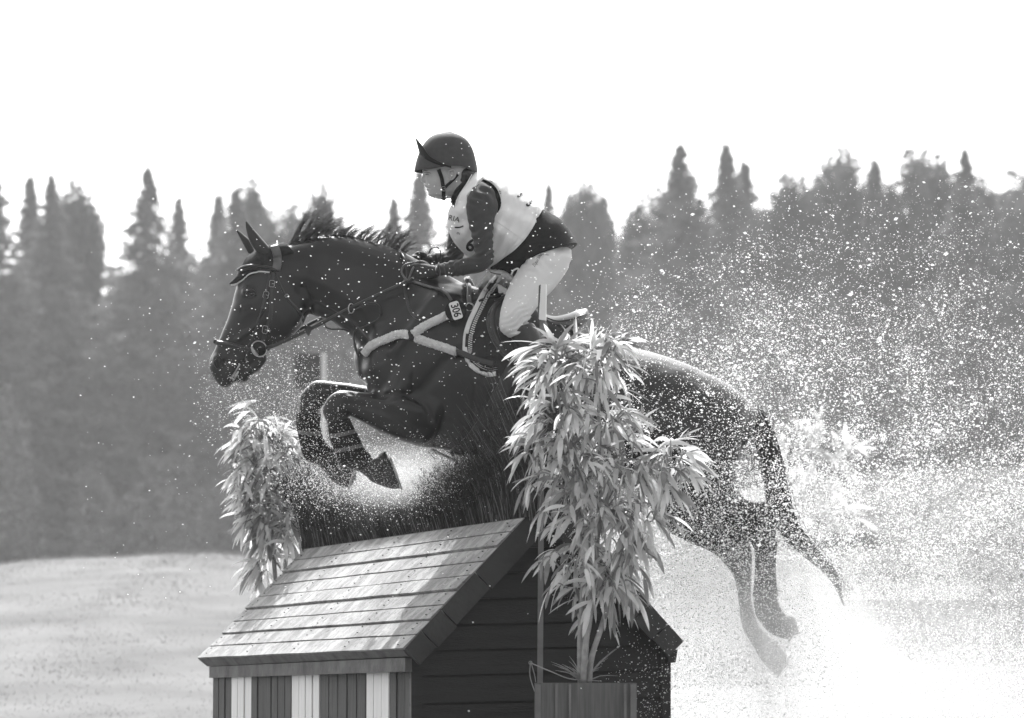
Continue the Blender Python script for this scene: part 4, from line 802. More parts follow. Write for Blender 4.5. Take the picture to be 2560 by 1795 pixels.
mb = MB(); px_tube(mb, [(908,884,-.1),(918,905,-.11),(928,935,-.11),(932,960,-.1),(928,985,-.09)], .007); child('breast_strap', mb, M['leather'], bp_)
mb = MB(); px_tube(mb, [(900,872,-.08),(906,870,-.1),(912,880,-.1),(908,892,-.1),(900,888,-.09)], .004); child('breast_ring', mb, M['steel'], bp_)
# number disc
dk = thing('number_disc', 'dark round disc reading 306 on the horse shoulder above the fleece', 'number disc', S(T_H, 1142, 784, .01)[0])
cp, cn = S(T_H, 1142, 784, .012); cn = Vector((-.1, -1, .12)).normalized()
mb = MB(); e1 = cn.cross(Vector((0, 0, 1))).normalized(); e2 = e1.cross(cn); n = 32; r = .049
ring = [cp+cn*.036+(e1*math.cos(a)+e2*math.sin(a))*r for a in np.linspace(0, 2*math.pi, n, endpoint=False)]; ring2 = [p-cn*.006 for p in ring]
ctr = cp+cn*.036; mb.add([list(p) for p in ring+ring2+[ctr, ctr-cn*.006]], [(2*n, i, (i+1) % n) for i in range(n)]+[(2*n+1, n+(i+1) % n, n+i) for i in range(n)]+[(i, i+n, (i+1) % n+n, (i+1) % n) for i in range(n)]); dsc = child('disc', mb, M['black'], dk, False); T_D = bvh(dsc.data)
ex_ = Vector((1, -.1, 0)).normalized(); ez_ = cn.cross(ex_); ez_ = ez_ if ez_.z > 0 else -ez_
DP = lambda x, y, o: ctr+cn*o+ex_*(x*PX)-ez_*(y*PX)
mb = MB(); pl = []
for cx_, cy_ in ((1,1),(-1,1),(-1,-1),(1,-1)):
    for a in (0, 30, 60, 90): aa = R(a)+{(1,1):0,(1,-1):-math.pi/2,(-1,-1):math.pi,(-1,1):math.pi/2}[(cx_,cy_)]; pl.append((cx_*(23-6)+6*math.cos(aa), cy_*(12.5-5)+5*math.sin(aa)))
a_ = R(72); q = []
for x, y in pl: q.append(DP(x*math.cos(a_)-y*math.sin(a_), x*math.sin(a_)+y*math.cos(a_), .0015))
mb.add([list(p) for p in q], [tuple(range(len(q)))]); child('number_plate', mb, M['printw'], dsc, False)
nm = text('number', '306', T_D, 1140, 784, 27, 72, M['print'], dsc, .007, squash=.85, bold=.025)
cu = bpy.data.curves.new('n', 'FONT'); cu.body = '306'; cu.align_x = 'CENTER'; cu.align_y = 'CENTER'; cu.offset = .02; o_ = bpy.data.objects.new('n', cu); COL.objects.link(o_); bpy.context.view_layer.update(); m_ = evaluated(o_); bpy.data.objects.remove(o_)
for v in m_.vertices: x, y = v.co.x*23, -v.co.y*27; v.co = DP(x*math.cos(a_)-y*math.sin(a_), x*math.sin(a_)+y*math.cos(a_), .003)
m_.materials.clear(); m_.materials.append(M['print']); nm.data = m_
# saddle pad, saddle, girth
sp = thing('saddle_pad', 'dark saddle pad with white braided edge under the saddle', 'saddle pad', W(1200, 850, -.3))
EDGE = [(1240,690),(1222,712),(1205,740),(1188,775),(1174,805),(1164,840),(1163,875),(1172,905),(1195,927),(1220,936),(1240,934)]
def patch(mb, tree, curveA, curveB, off, nu=24, nv=10, mi=0):
    A, B = catmull(curveA, 6), catmull(curveB, 6); A = np.array([[np.interp(t, np.linspace(0, 1, len(A)), A[:, k]) for k in (0, 1)] for t in np.linspace(0, 1, nu)]); B = np.array([[np.interp(t, np.linspace(0, 1, len(B)), B[:, k]) for k in (0, 1)] for t in np.linspace(0, 1, nu)])
    G = [[S(tree, *(A[i]*(1-v)+B[i]*v), off)[0] for v in np.linspace(0, 1, nv)] for i in range(nu)]; last = None
    for i in range(nu):
        for j in range(nv):
            if G[i][j] is None: G[i][j] = last if last is not None else W(*(A[i]*(1-j/(nv-1))+B[i]*j/(nv-1)), -.25)
            last = G[i][j]
    V = [p for r_ in G for p in r_]; n_ = len(V); V2 = [p+Vector((0, .012, 0)) for p in V]; F = []
    for i in range(nu-1):
        for j in range(nv-1): a = i*nv+j; F += [(a, a+1, a+nv+1, a+nv), (a+n_, a+nv+n_, a+nv+1+n_, a+1+n_)]
    for i in range(nu-1): F += [(i*nv, (i+1)*nv, (i+1)*nv+n_, i*nv+n_), (i*nv+nv-1, i*nv+nv-1+n_, (i+1)*nv+nv-1+n_, (i+1)*nv+nv-1)]
    for j in range(nv-1): F += [(j, j+n_, j+1+n_, j+1), ((nu-1)*nv+j, (nu-1)*nv+j+1, (nu-1)*nv+j+1+n_, (nu-1)*nv+j+n_)]
    mb.add([list(p) for p in V+V2], F, mi)
mb = MB(); patch(mb, T_H, EDGE, [(1260,712),(1330,740),(1380,790),(1420,850),(1430,900),(1420,940),(1400,950),(1370,950),(1320,945),(1280,940),(1250,936)], .010); pc = child('pad', mb, M['pad'], sp); T_P = bvh(hme, pc.data)
mb = MB(); strap(mb, T_P, EDGE, .021, .005, .002, 8); child('white_trim', mb, M['white'], pc)
mb = MB()
for k in range(2):
    E2 = [(x+11+5*k, y+2) if i < 7 else (x+4, y-10-5*k) for i, (x, y) in enumerate(EDGE)]; P, Nn = surf_pts(T_P, E2, .006, 14)
    for i in range(k, len(P)-2, 2): hexa(mb, [P[i]+Vector((-.004, 0, 0)), P[i+1]+Vector((-.004, 0, 0)), P[i+1]+Vector((.004, 0, 0)), P[i]+Vector((.004, 0, 0))]+[P[i+j]+Nn[i]*.003+Vector((s, 0, 0)) for j, s in ((0, -.004), (1, -.004), (1, .004), (0, .004))])
child('braid', mb, M['white'], pc)
mb = MB()
for pts in ([(1175,850),(1205,842),(1245,828)], [(1180,905),(1205,895),(1240,888)], [(1200,770),(1208,810),(1214,860),(1218,900)], [(1222,860),(1232,895)]): roll(mb, T_P, pts, .0018, .001, 6, 5)
child('quilting', mb, M['print'], pc)
mb = MB(); loft(mb, [(1196,716,1204,724,.05,0),(1216,690,1236,706,.075,0),(1236,676,1262,716,.10,0),(1262,680,1290,732,.13,0),(1290,700,1320,752,.15,0)], 28, 6, grow=.004); mb.v[-1] += rng.normal(0, .0013, mb.v[-1].shape); hp = child('fleece_half_pad', mb, M['fleece'], sp)
sd_ = thing('saddle', 'black glossy jumping saddle with forward flap on the horse back', 'saddle', W(1350, 800, 0))
mb = MB(); loft(mb, [(1262,706,1282,742,.06,0),(1290,726,1304,766,.10,0),(1330,766,1336,798,.12,0),(1366,788,1368,806,.125,0),(1390,793,1392,812,.13,0),(1420,786,1424,820,.13,0),(1446,776,1450,816,.115,0),(1464,772,1462,808,.08,0)], 32, 6, e=.9); mb.v[-1][:, 2] += .20*mb.v[-1][:, 1]; seat = child('seat', mb, M['saddle'], sd_)
mb = MB(); roll(mb, bvh(seat.data), [(1366,795),(1392,803),(1420,801),(1446,793),(1466,785)], .003, .001, 6, 6); child('seat_welt', mb, M['leather'], seat)
mb = MB(); patch(mb, T_P, [(1275,738),(1252,750),(1232,765),(1221,785),(1218,810),(1226,840),(1242,870),(1262,895),(1290,912)], [(1300,760),(1340,790),(1360,810),(1370,840),(1366,870),(1360,890),(1350,905),(1335,912),(1310,915)], .022); fl = child('flap', mb, M['leather'], sd_); T_F = bvh(hme, pc.data, fl.data)
mb = MB(); roll(mb, T_F, [(1262,745),(1240,765),(1232,790),(1236,825),(1250,858),(1275,888)], [.008, .012, .014, .014, .011, .006], -.002, 12, 6); child('knee_block', mb, M['leather'], fl)
mb = MB(); roll(mb, T_F, [(1275,738),(1252,750),(1232,765),(1221,785),(1218,810),(1226,840),(1242,870),(1262,895),(1290,912)], .0035, .001, 6, 6); child('flap_welt', mb, M['leather2'], fl)
mb = MB(); strap(mb, T_F, [(1180,764),(1205,752),(1232,742),(1258,734)], .014, .004, .005, 6); child('breastplate_strap', mb, M['leather'], sd_)
mb = MB(); tube(mb, [W(1174+10*math.cos(a), 768+10*math.sin(a), S(T_P, 1174, 768, .012)[0].y) for a in np.linspace(0, 2*math.pi, 13)[:-1]], .0028, 8, 2, closed=True); child('dee_ring', mb, M['steel'], sd_)
mb = MB(); strap(mb, T_H, [(1168,702),(1172,720),(1172,745),(1173,760)], .020, .004, .005, 5); px_tube(mb, [(1168,702,-.09),(1165,697,-.02),(1172,698,.06),(1180,712,.12)], .010); child('wither_strap', mb, M['leather2'], sd_)
mb = MB(); strap(mb, T_H, [(1290,912),(1240,1010),(1190,1090),(1150,1124),(1128,1132)], .07, .008, .006, 6); child('girth', mb, M['leather'], sd_)
mb = MB(); px_tube(mb, [(1079,1124,-.03),(1100,1134,-.03),(1125,1146,-.02),(1146,1157,-.02)], .006); child('stud_guard_edge', mb, M['steel'], sd_)
mb = MB(); tube(mb, [W(1227+6*math.cos(a), 969+11*math.sin(a), -.33) for a in np.linspace(-1.6, 1.4, 8)], .0022, 6, 2); child('girth_ring', mb, M['steel'], sd_)
# ================================================================ the rider
rider = thing('person', 'rider in dark helmet, pale numbered bib and white breeches crouched forward over the horse', 'person', (W(1330, 800, 0).x, 0, W(1330, 800, 0).z))
TORSO = [(1187,438,1136,505,.065,0),(1212,446,1132,545,.15,0),(1254,458,1138,582,.185,0),(1290,482,1158,618,.18,0),(1322,506,1192,648,.165,0),(1352,526,1232,668,.155,0),(1390,546,1262,682,.165,0),(1418,584,1292,676,.17,0),(1430,608,1330,655,.15,0)]
NARM = [(1200,458,1240,492,.055,-.15),(1177,480,1244,520,.060,-.185),(1167,515,1236,543,.056,-.205),(1173,560,1231,575,.050,-.22),(1183,598,1231,614,.044,-.235),(1187,626,1232,650,.044,-.24),(1188,638,1212,675,.043,-.238),(1163,646,1172,684,.042,-.222),(1139,652,1140,689,.036,-.195),(1112,659,1108,687,.030,-.155),(1092,662,1090,685,.027,-.135)]
FARM = [(1150,490,1195,520,.055,.15),(1129,560,1168,580,.048,.19),(1119,606,1160,626,.042,.2),(1114,630,1148,655,.038,.17),(1092,634,1098,660,.033,.11),(1068,640,1068,660,.027,.075)]
def LEG(s): return [(1345,622,1428,630,.085,s*.07),(1318,650,1427,646,.10,s*.12),(1294,680,1415,678,.098,s*.18),(1273,718,1390,714,.09,s*.25),(1258,758,1358,748,.08,s*.31),(1251,790,1333,778,.072,s*.355),(1251,822,1318,806,.066,s*.375),(1266,838,1312,822,.058,s*.378),(1288,848,1324,822,.054,s*.375)]
def CALF(s): return [(1272,832,1330,808,.060,s*.375),(1292,862,1348,836,.058,s*.37),(1312,900,1366,880,.054,s*.36),(1330,945,1378,930,.046,s*.35),(1345,990,1386,985,.042,s*.345),(1346,1018,1394,1014,.040,s*.345)]
def FOOT(s): return [(1398,1000,1392,1040,.036,s*.35),(1360,1002,1362,1044,.040,s*.355),(1320,1018,1325,1048,.046,s*.36),(1286,1030,1292,1050,.044,s*.365),(1270,1038,1276,1050,.03,s*.365)]
HEADR = [(1085,350,1155,350,.045,0),(1066,372,1172,372,.066,0),(1057,402,1178,402,.074,0),(1055.5,424,1178,425,.075,0),(1058,436,1176,438,.073,0),(1063,446,1170,452,.070,0),(1064,456,1160,466,.066,0),(1066,466,1152,476,.060,0),(1070,478,1146,484,.054,0),(1075,487,1132,493,.044,0),(1081,491,1118,496,.028,0)]
body = MB(); g_ = -.006
loft(body, TORSO, 28, 4, grow=g_); loft(body, NARM, 16, 4, grow=g_); loft(body, FARM, 16, 4, grow=g_)
for s in (-1, 1): loft(body, LEG(s), 18, 4, grow=g_); loft(body, CALF(s), 16, 4, grow=g_); loft(body, FOOT(s), 14, 4, grow=g_)
loft(body, HEADR, 32, 5, cap=(.5, .4), e=.92)
loft(body, [(1120,470,1172,430,.058,0),(1126,495,1185,448,.055,0),(1138,515,1196,462,.058,0),(1150,530,1206,474,.06,0)], 24, 4)
loft(body, [(1059,430,1072,432,.007,0),(1056,439,1072,441,.009,0),(1051.2,448,1074,449,.012,0),(1052.5,454,1074,455,.0145,0),(1060,457.5,1074,457.5,.011,0)], 14, 4)      # nose
loft(body, [(1062,460,1076,460,.012,0),(1061,464,1076,464,.020,0),(1065,467.5,1078,467.5,.018,0)], 14, 3); loft(body, [(1067,471.5,1078,471.5,.015,0),(1065.5,474.5,1078,474.5,.017,0),(1070,478.5,1080,478.5,.014,0)], 14, 3)
loft(body, [(1070,482,1086,480,.02,0),(1071,488,1090,488,.026,0),(1077,492,1094,492,.02,0)], 14, 3)                                                           # chin
for s in (-1, 1): ellipsoid(body, W(1090, 452, s*.036), .030, .020, .024, 14); ellipsoid(body, W(1066, 429, s*.03), .014, .03, .008, 12)
for s, ox, oy in ((-1, 0, 0),): pass
def face(V, Nn):
    V = bump_at(V, Nn, 1071, 440, 6.5, -.007, -1); V = bump_at(V, Nn, 1062, 440, 5, -.003, -1); V = ridge_at(V, Nn, [(1063,469.5),(1070,470.3),(1075,471)], 1.6, -.004)
    V = bump_at(V, Nn, 1059, 453, 2.5, -.003, -1); return V
hands = []
def hand(cx, cy, y, sgn, sc=1.0):
    """a fist closed on the rein: palm, four bent fingers, thumb on top; the wrist lies to the right (sgn = side the fingers curl on)"""
    mb = MB(); P = lambda x, z, d: W(cx+x*sc, cy+z*sc, y+d)
    loft(mb, [(cx+38*sc,cy-13*sc,cx+37*sc,cy+12*sc,.028,y-.0),(cx+22*sc,cy-16*sc,cx+22*sc,cy+15*sc,.024,y),(cx+2*sc,cy-19*sc,cx+4*sc,cy+18*sc,.019,y),(cx-10*sc,cy-17*sc,cx-6*sc,cy+18*sc,.016,y)], 18, 4)
    for i, (zz, L) in enumerate(((-14, 1.0), (-4.5, 1.08), (5, 1.0), (14, .82))):
        q = [P(-2, zz, 0), P(-16*L, zz-1, .0), P(-25*L, zz+2, sgn*.018), P(-22*L, zz+4, sgn*.040), P(-11, zz+4, sgn*.044), P(-6, zz+3, sgn*.034)]
        tube(mb, q, [.0095, .0098, .0092, .0086, .0078, .006], 10, 4)
    tube(mb, [P(14, -14, sgn*.01), P(2, -21, sgn*.018), P(-9, -22, sgn*.026), P(-18, -18, sgn*.032)], [.012, .0115, .010, .007], 10, 4)
    return mb
H1, H2 = hand(1056, 680, -.120, 1), hand(1052, 651, .075, -1, .72)
for h in (H1, H2): body.add(h.V()*1.0, h.f)
rme = remesh(body, .0036, 2, .5, face); rb_ = link('body', rme, M['skin'], rider); T_R = bvh(rme)
def rchild(name, mb, m, parent=None, smooth=True): return build(name, mb, m, parent or rider, smooth)
def mchild(name, me, m, parent=None): return link(name, me, m, parent or rider)
# ear, eye, brow, lips, hair
mb = MB(); tube(mb, [S(T_R, *p, .006)[0] for p in ((1126,446),(1122,438),(1122,429),(1128,424),(1135,426),(1138,433),(1136,441),(1130,447),(1124,449))], [.004,.004,.004,.0045,.005,.005,.0045,.0045,.004], 8, 4)
tube(mb, [S(T_R, *p, .004)[0] for p in ((1128,432),(1132,436),(1130,442))], .003, 6, 3); ellipsoid(mb, S(T_R, 1130, 436, .001)[0], .013, .004, .018, 12); rchild('ear', mb, M['skin'], rb_)
mb = MB(); ellipsoid(mb, S(T_R, 1067, 437, -.003)[0], .005, .005, .0032, 12); rchild('eye', mb, M['eye'], rb_)
mb = MB(); roll(mb, T_R, [(1062,436),(1067,434.7),(1072,436.5)], [.001,.0014,.0008], .0006, 6, 4); roll(mb, T_R, [(1060,431.5),(1067,430),(1078,433)], [.0012,.002,.001], .0004, 6, 4); rchild('eyebrow', mb, M['darkhair'], rb_)
mb = MB(); roll(mb, T_R, [(1063.5,466.5),(1068,467.3),(1073.5,469.7)], [.0020,.0022,.0006], -.001, 8, 4); roll(mb, T_R, [(1066.5,473.8),(1069.5,473.8),(1073.5,472)], [.0022,.0024,.0006], -.001, 8, 4); rchild('lips', mb, M['lip'], rb_)
mb = MB(); roll(mb, T_R, [(1062.5,470),(1067,470.3),(1072,471)], [.0014,.0016,.0006], .0003, 6, 4); rchild('teeth', mb, M['printw'], rb_)
mb = MB(); ellipsoid(mb, W(1168, 440, 0), .046, .074, .042, 20, rot=-.5); ellipsoid(mb, W(1160, 452, 0), .040, .066, .024, 16, rot=.45); hq = remesh(mb, .006, 3); mchild('hair', hq, M['darkhair'])
# helmet
HEL = [(1108,336,1132,336,.022,0),(1083,343,1150,343,.052,0),(1066,358,1166,355,.075,0),(1053,380,1178,375,.090,0),(1045,402,1185,400,.097,0),(1041,420,1189,420,.099,0),(1039.5,429,1189,430,.0985,0)]
mb = MB(); loft(mb, HEL, 40, 6, cap=(.25, None), e=.97)
V_ = mb.v[-1]; Q = project(V_); k = smooth01(405, 430, Q[:, 1])*smooth01(1065, 1130, Q[:, 0])*(1-smooth01(1150, 1186, Q[:, 0])*1.1); V_[:, 2] += k*.018; mb.v[-1] = V_
hel = rchild('helmet', mb, M['helmet']); sm = hel.modifiers.new('thick', 'SOLIDIFY'); sm.thickness = .008; sm.offset = 1; T_HEL = bvh(hel.data)
mb = MB(); N_ = 15
for sgn2 in ():
    inner, outer = [], []
    for t in np.linspace(-86, 86, 33):
        a = R(t); c = math.cos(a); x = 1132-84*c; y = 416-38*c; dd = .099*math.sin(a)
        inner.append(W(x, y, dd)); k = max(0, c)**1.1; outer.append(W(x-9*k-2, y-33*k**1.5-1, dd*1.03))
    V = [list(p) for p in inner]+[list(p) for p in outer]; n = len(inner); mb.add(V, [(i, i+1, n+i+1, n+i) for i in range(n-1)])
OC = [(1038,345,0),(1046,354.5,.035),(1059,370,.072),(1071,388,.095),(1090,401,.112),(1110,410,.119),(1128,417,.118)]; IC = [(1048,382,0),(1049,384,.04),(1056,391,.068),(1067,400,.090),(1087,409,.104),(1108,415,.112),(1128,420,.113)]
def both(c): return [(x, y, d) for x, y, d in c[:0:-1]]+[(x, y, -d) for x, y, d in c]
oc, ic = catmull(both(OC), 4), catmull(both(IC), 4); n = len(oc); V = [list(W(*p)) for p in ic]+[list(W(*p)) for p in (oc+ic)/2]+[list(W(*p)) for p in oc]
mb.add(V, [(r*n+i, r*n+i+1, (r+1)*n+i+1, (r+1)*n+i) for r in (0, 1) for i in range(n-1)])
vis = rchild('visor', mb, M['black'], hel); sm = vis.modifiers.new('thick', 'SOLIDIFY'); sm.thickness = .004
mb = MB(); roll(mb, T_HEL, [(1041,426),(1060,427),(1090,425),(1115,420),(1135,417)], .004, .002, 8, 5); roll(mb, T_HEL, [(1135,418),(1155,421),(1175,421),(1187,417)], .0025, .002, 8, 5); rchild('helmet_rim', mb, M['black'], hel)
mb = MB(); tube(mb, [W(1054,382,0), W(1067,358,0), W(1085,343,0), W(1110,336,0), W(1134,337,0), W(1156,346,0), W(1171,362,0), W(1180,386,0)], .0028, 8, 4); rchild('helmet_seam', mb, M['black'], hel)
text('helmet_lettering', '4Star', T_HEL, 1081, 387, 13, 10, M['printw'], hel, .0035, shear=.2)
T_RH = T_R
mb = MB(); strap(mb, T_R, [(1097,424),(1103,440),(1107,458),(1109,474),(1109,490)], .017, .003, .004, 5); strap(mb, T_R, [(1144,436),(1134,448),(1121,460),(1111,470)], .012, .003, .004, 5)
px_tube(mb, [(1109,486,-.045),(1109,495,-.03),(1110,498,0),(1109,495,.03),(1104,460,.075),(1100,430,.09)], .006, 8, 5); rchild('chin_strap', mb, M['black'], hel)
mb = MB(); buckle(mb, 1109, 471, 8, 10, 0, T_R); rchild('strap_buckle', mb, M['steel'], hel)
mb = MB(); roll(mb, T_R, [(1104,495),(1110,497),(1116,492)], .004, .004, 6, 4); rchild('chin_cup', mb, M['leather2'], hel)
# shirt: collar and arms; body protector; bib
def wrinkle_arm(V, Nn):
    Q = project(V)
    for (cx, cy, dx, dy, r, f, a) in ((1215, 640, .3, 1, 34, .50, .0040), (1125, 672, 1, .12, 40, .45, .0030), (1205, 590, .25, 1, 42, .30, .0042), (1135, 640, .3, 1, 30, .50, .0036), (1080, 648, 1, 0, 24, .7, .003), (1200, 490, .8, -.7, 34, .26, .005)):
        l = math.hypot(dx, dy); u = ((Q[:, 0]-cx)*dx+(Q[:, 1]-cy)*dy)/l; v = ((Q[:, 0]-cx)*dy-(Q[:, 1]-cy)*dx)/l; k = np.exp(-(u*u+v*v)/(r*r)); V = V+Nn*(a*k*np.sin(u*f+2.2*np.sin(v*.09)+cx))[:, None]
    return V
mb = MB(); loft(mb, TORSO, 28, 4, grow=.0); loft(mb, NARM, 20, 5, cap=(.5, .1), grow=.004); loft(mb, FARM, 20, 5, cap=(.5, .1), grow=.004); loft(mb, [(1130,502,1180,446,.064,0),(1140,520,1196,462,.066,0)], 24, 4, grow=.005)
sh = remesh(mb, .0062, 2, .5, wrinkle_arm); shirt = mchild('shirt', sh, M['shirt']); T_S = bvh(sh)
mb = MB(); strap(mb, T_S, [(1132,508),(1136,492),(1146,476),(1160,462),(1178,449)], .020, .004, .002, 5); rchild('collar', mb, M['black'], shirt)
PROT = [(1196,440,1140,522,.10,0),(1216,444,1134,550,.155,0),(1256,456,1139,584,.19,0),(1291,480,1158,620,.188,0),(1324,505,1192,652,.175,0),(1354,524,1230,672,.167,0),(1392,544,1260,686,.175,0),(1420,574,1288,690,.185,0),(1438,606,1318,662,.182,0)]
def wrinkle_prot(V, Nn):
    Q = project(V); return V+Nn*(.003*np.sin(Q[:, 0]*.09+Q[:, 1]*.16+1.5*np.sin(Q[:, 1]*.05)))[:, None]*.6
mb = MB(); loft(mb, PROT, 40, 6, cap=(.3, .12), grow=.004); px_ = remesh(mb, .008, 2, .5, wrinkle_prot); prot = mchild('body_protector', px_, M['black']); T_PR = bvh(px_)
mb = MB(); loft(mb, [(1418,572,1292,690,.18,0),(1436,604,1316,662,.182,0),(1440,612,1336,650,.178,0)], 32, 4, cap=(None, .1), grow=.007)
rchild('jacket_hem', mb, M['black'], prot)
# bib: a shell around the protector, the armhole cut out on both sides
BIB = [(1188,433,1142,506,.072,0),(1200,433,1126,520,.125,0),(1216,437,1121,540,.17,0),(1256,451,1123,572,.202,0),(1292,478,1138,604,.205,0),(1326,503,1166,634,.19,0),(1345,514,1196,656,.184,0),(1358,526,1226,672,.18,0)]
mb = MB(); loft(mb, BIB, 200, 26, cap=(None, None), grow=.006)
V_ = mb.v[-1]; F_ = mb.f; Q = project(V_)
ARM = [(1207,447),(1226,455),(1240,468),(1249,484),(1254,504),(1252,520),(1244,534),(1231,545),(1212,560),(1185,562),(1168,540),(1166,515),(1170,490),(1180,474),(1193,462)]
cut = inside(Q, ARM) & (np.abs(V_[:, 1]) > .06)
NECK = [(1180,425),(1160,470),(1140,500),(1134,520),(1128,512),(1110,500),(1110,420)]
cut |= inside(Q, NECK); full = bpy.data.meshes.new('f'); full.from_pydata(V_.tolist(), [], F_); full.update(); T_B0 = bvh(full)
F_ = [f for f in F_ if not any(cut[i] for i in f)]
used = sorted({i for f in F_ for i in f}); mp_ = {a: b for b, a in enumerate(used)}; V_ = V_[used]; F_ = [tuple(mp_[i] for i in f) for f in F_]
_u = np.clip(((Q[used][:, 1]-522)/145), 0, 1); _t = smooth01(.62, 1.0, ((Q[used][:, 0]-1140)*.75+(Q[used][:, 1]-480)*.66)/200); V_ = V_ + np.array([.040, 0, -.024])*(np.sin(math.pi*_u)*_t)[:, None]
mb = MB(); mb.add(V_, F_); bib_me = bpy.data.meshes.new('bib'); bib_me.from_pydata(V_.tolist(), [], F_); bib_me.update()
Nn = np.empty(len(V_)*3); bib_me.vertices.foreach_get('normal', Nn); Nn = Nn.reshape(-1, 3); Q = project(V_)
cloth = .0055*np.sin((Q[:, 0]*.55-Q[:, 1]*.9)*.11+1.3*np.sin(Q[:, 1]*.03)) + .0034*np.sin((Q[:, 0]+Q[:, 1]*.6)*.15+2*np.sin(Q[:, 0]*.02)) + .003*np.exp(-((Q[:, 0]-1190)**2+(Q[:, 1]-462)**2)/600)*np.sin((Q[:, 1]+Q[:, 0])*.22)
hem = smooth01(25, 0, np.abs((Q[:, 0]-1292)*.69+(Q[:, 1]-598)*-.0+0*Q[:, 0])*0+99)
V_ = V_+Nn*(cloth*np.clip(np.abs(Nn[:, 1])*1.6-.25, 0, 1))[:, None]; bib_me.vertices.foreach_set('co', V_.ravel()); bib_me.update()
bib = link('bib', bib_me, M['bib'], rider); sm = bib.modifiers.new('thick', 'SOLIDIFY'); sm.thickness = .0022; sm.offset = 1; T_B = bvh(bib_me)
mb = MB()
for pts in ([(1350,530),(1338,560),(1318,586),(1292,614),(1262,640),(1232,660)], [(1343,524),(1330,556),(1311,580),(1286,606),(1258,630),(1232,650)], [(1230,545),(1250,560),(1280,580),(1306,600)]): roll(mb, T_B, pts, .0013, .002, 5, 5)
roll(mb, T_B0, ARM+[ARM[0]], .0026, .001, 6, 5); roll(mb, T_B0, [(1180,436),(1165,462),(1145,494),(1136,520),(1129,508),(1122,498)], .0022, .001, 6, 5)
rchild('bib_seam', mb, M['bib'], bib)
for s_, cx, cy, sz, an in (('RIA', 1136, 547, 19, 14), ('IN', 1147, 583, 8, 14)): text('bib_lettering', s_, T_B, cx, cy, sz, an, M['print'], bib, .003)
mb = MB(); strap(mb, T_B, [(1138,568),(1150,568),(1159,565)], .006, .0008, .0026, 4); rchild('bib_line', mb, M['print'], bib)
text('bib_number', '6', T_B, 1177, 613, 44, 14, M['print'], bib, .003, bold=.03)
text('bib_number', '5', T_B, 1324, 508, 34, 40, M['print'], bib, .003, squash=.7, bold=.03)
text('bib_number', '3', T_B, 1300, 487, 30, 40, M['print'], bib, .003, squash=.6, bold=.03)
# breeches
def wrinkle_leg(V, Nn):
    Q = project(V)
    for (cx, cy, dx, dy, r, f, a) in ((1300, 808, .55, .85, 36, .50, .0052), (1330, 655, .4, -.9, 32, .30, .0034), (1395, 640, .2, 1, 44, .18, .0030)):
        l = math.hypot(dx, dy); u = ((Q[:, 0]-cx)*dx+(Q[:, 1]-cy)*dy)/l; v = ((Q[:, 0]-cx)*dy-(Q[:, 1]-cy)*dx)/l; k = np.exp(-(u*u+v*v)/(r*r)); V = V+Nn*(a*k*np.sin(u*f+1.6*np.sin(v*.12)))[:, None]
    return ridge_at(V, Nn, [(1362,636),(1345,680),(1315,730),(1295,780),(1283,815)], 2.2, .0016)
mb = MB()
for s in (-1, 1): loft(mb, LEG(s), 28, 5, cap=(.5, .2), grow=.0035)
loft(mb, [(1390,560,1290,650,.14,0),(1418,600,1315,665,.165,0),(1429,640,1330,680,.16,0)], 28, 4, grow=-.004)
br = remesh(mb, .0065, 3, .5, wrinkle_leg); brc = mchild('breeches', br, M['breech']); T_BR = bvh(br)
text('breeches_lettering', 'Equiline', T_BR, 1343, 651, 12, -58, M['stitch'], brc, .001, shear=.35)
mb = MB(); roll(mb, T_BR, [(1345,640),(1358,637),(1372,638)], .0012, .001, 5, 4); rchild('pocket_seam', mb, M['stitch'], brc)
# boots with stirrups, gloves
for s in (-1, 1):
    mb = MB(); loft(mb, CALF(s), 24, 5, cap=(.1, .3), grow=.006); loft(mb, FOOT(s), 20, 5, grow=.006); bm = remesh(mb, .007, 3); bt = mchild('riding_boot', bm, M['leather'])
    y = s*.36; mb = MB(); tube(mb, [W(1300,1060,y-.055*s), W(1306,1010,y-.062), W(1312,960,y-.02), W(1312,958,y+.02), W(1306,1010,y+.062), W(1300,1062,y+.055)], .006, 8, 4); tube(mb, [W(1300,1062,y-.06), W(1300,1062,y+.06)], .010, 8, 1)
    st = thing('stirrup', 'steel stirrup iron on a leather strap under the rider foot on the %s side' % ('near' if s < 0 else 'far'), 'stirrup', W(1304, 1010, y)); build('stirrup_iron', mb, M['steel'], st)
    mb = MB(); tube(mb, [W(1312,958,y), W(1300,900,y+.0), W(1290,840,s*.31), W(1320,790,s*.17)], .010, 8, 4, flat=.3); build('stirrup_leather', mb, M['leather'], st)
for h, nm in ((H1, 0), (H2, 1)):
    q = MB(); q.add(h.V(), h.f); me_ = remesh(q, .0042, 2, .5, lambda V, Nn: V+Nn*.0032); gl = mchild('glove', me_, M['glove'])
mb = MB(); tube(mb, [W(1097+1.5*math.cos(a), 674+16*math.sin(a), -.142+.034*math.cos(a)) for a in np.linspace(0, 2*math.pi, 13)[:-1]], .004, 6, 2, closed=True); gw = rchild('cuff_strap', mb, M['shirt'])
mb = MB(); px_tube(mb, [(1097,661,-.17),(1100,676,-.178),(1101,688,-.176),(1107,691,-.172)], .0022); rchild('wristband', mb, M['stitch'])
mb = MB(); px_tube(mb, [(1222,672,-.2),(1226,680,-.2),(1238,684,-.2),(1252,686,-.19)], .0022); rchild('protector_cord', mb, M['leather'])
mb = MB(); px_tube(mb, [(1278,688,-.19),(1284,676,-.19),(1296,672,-.19),(1290,690,-.19),(1280,700,-.185)], .004); rchild('protector_buckle', mb, M['printw'])
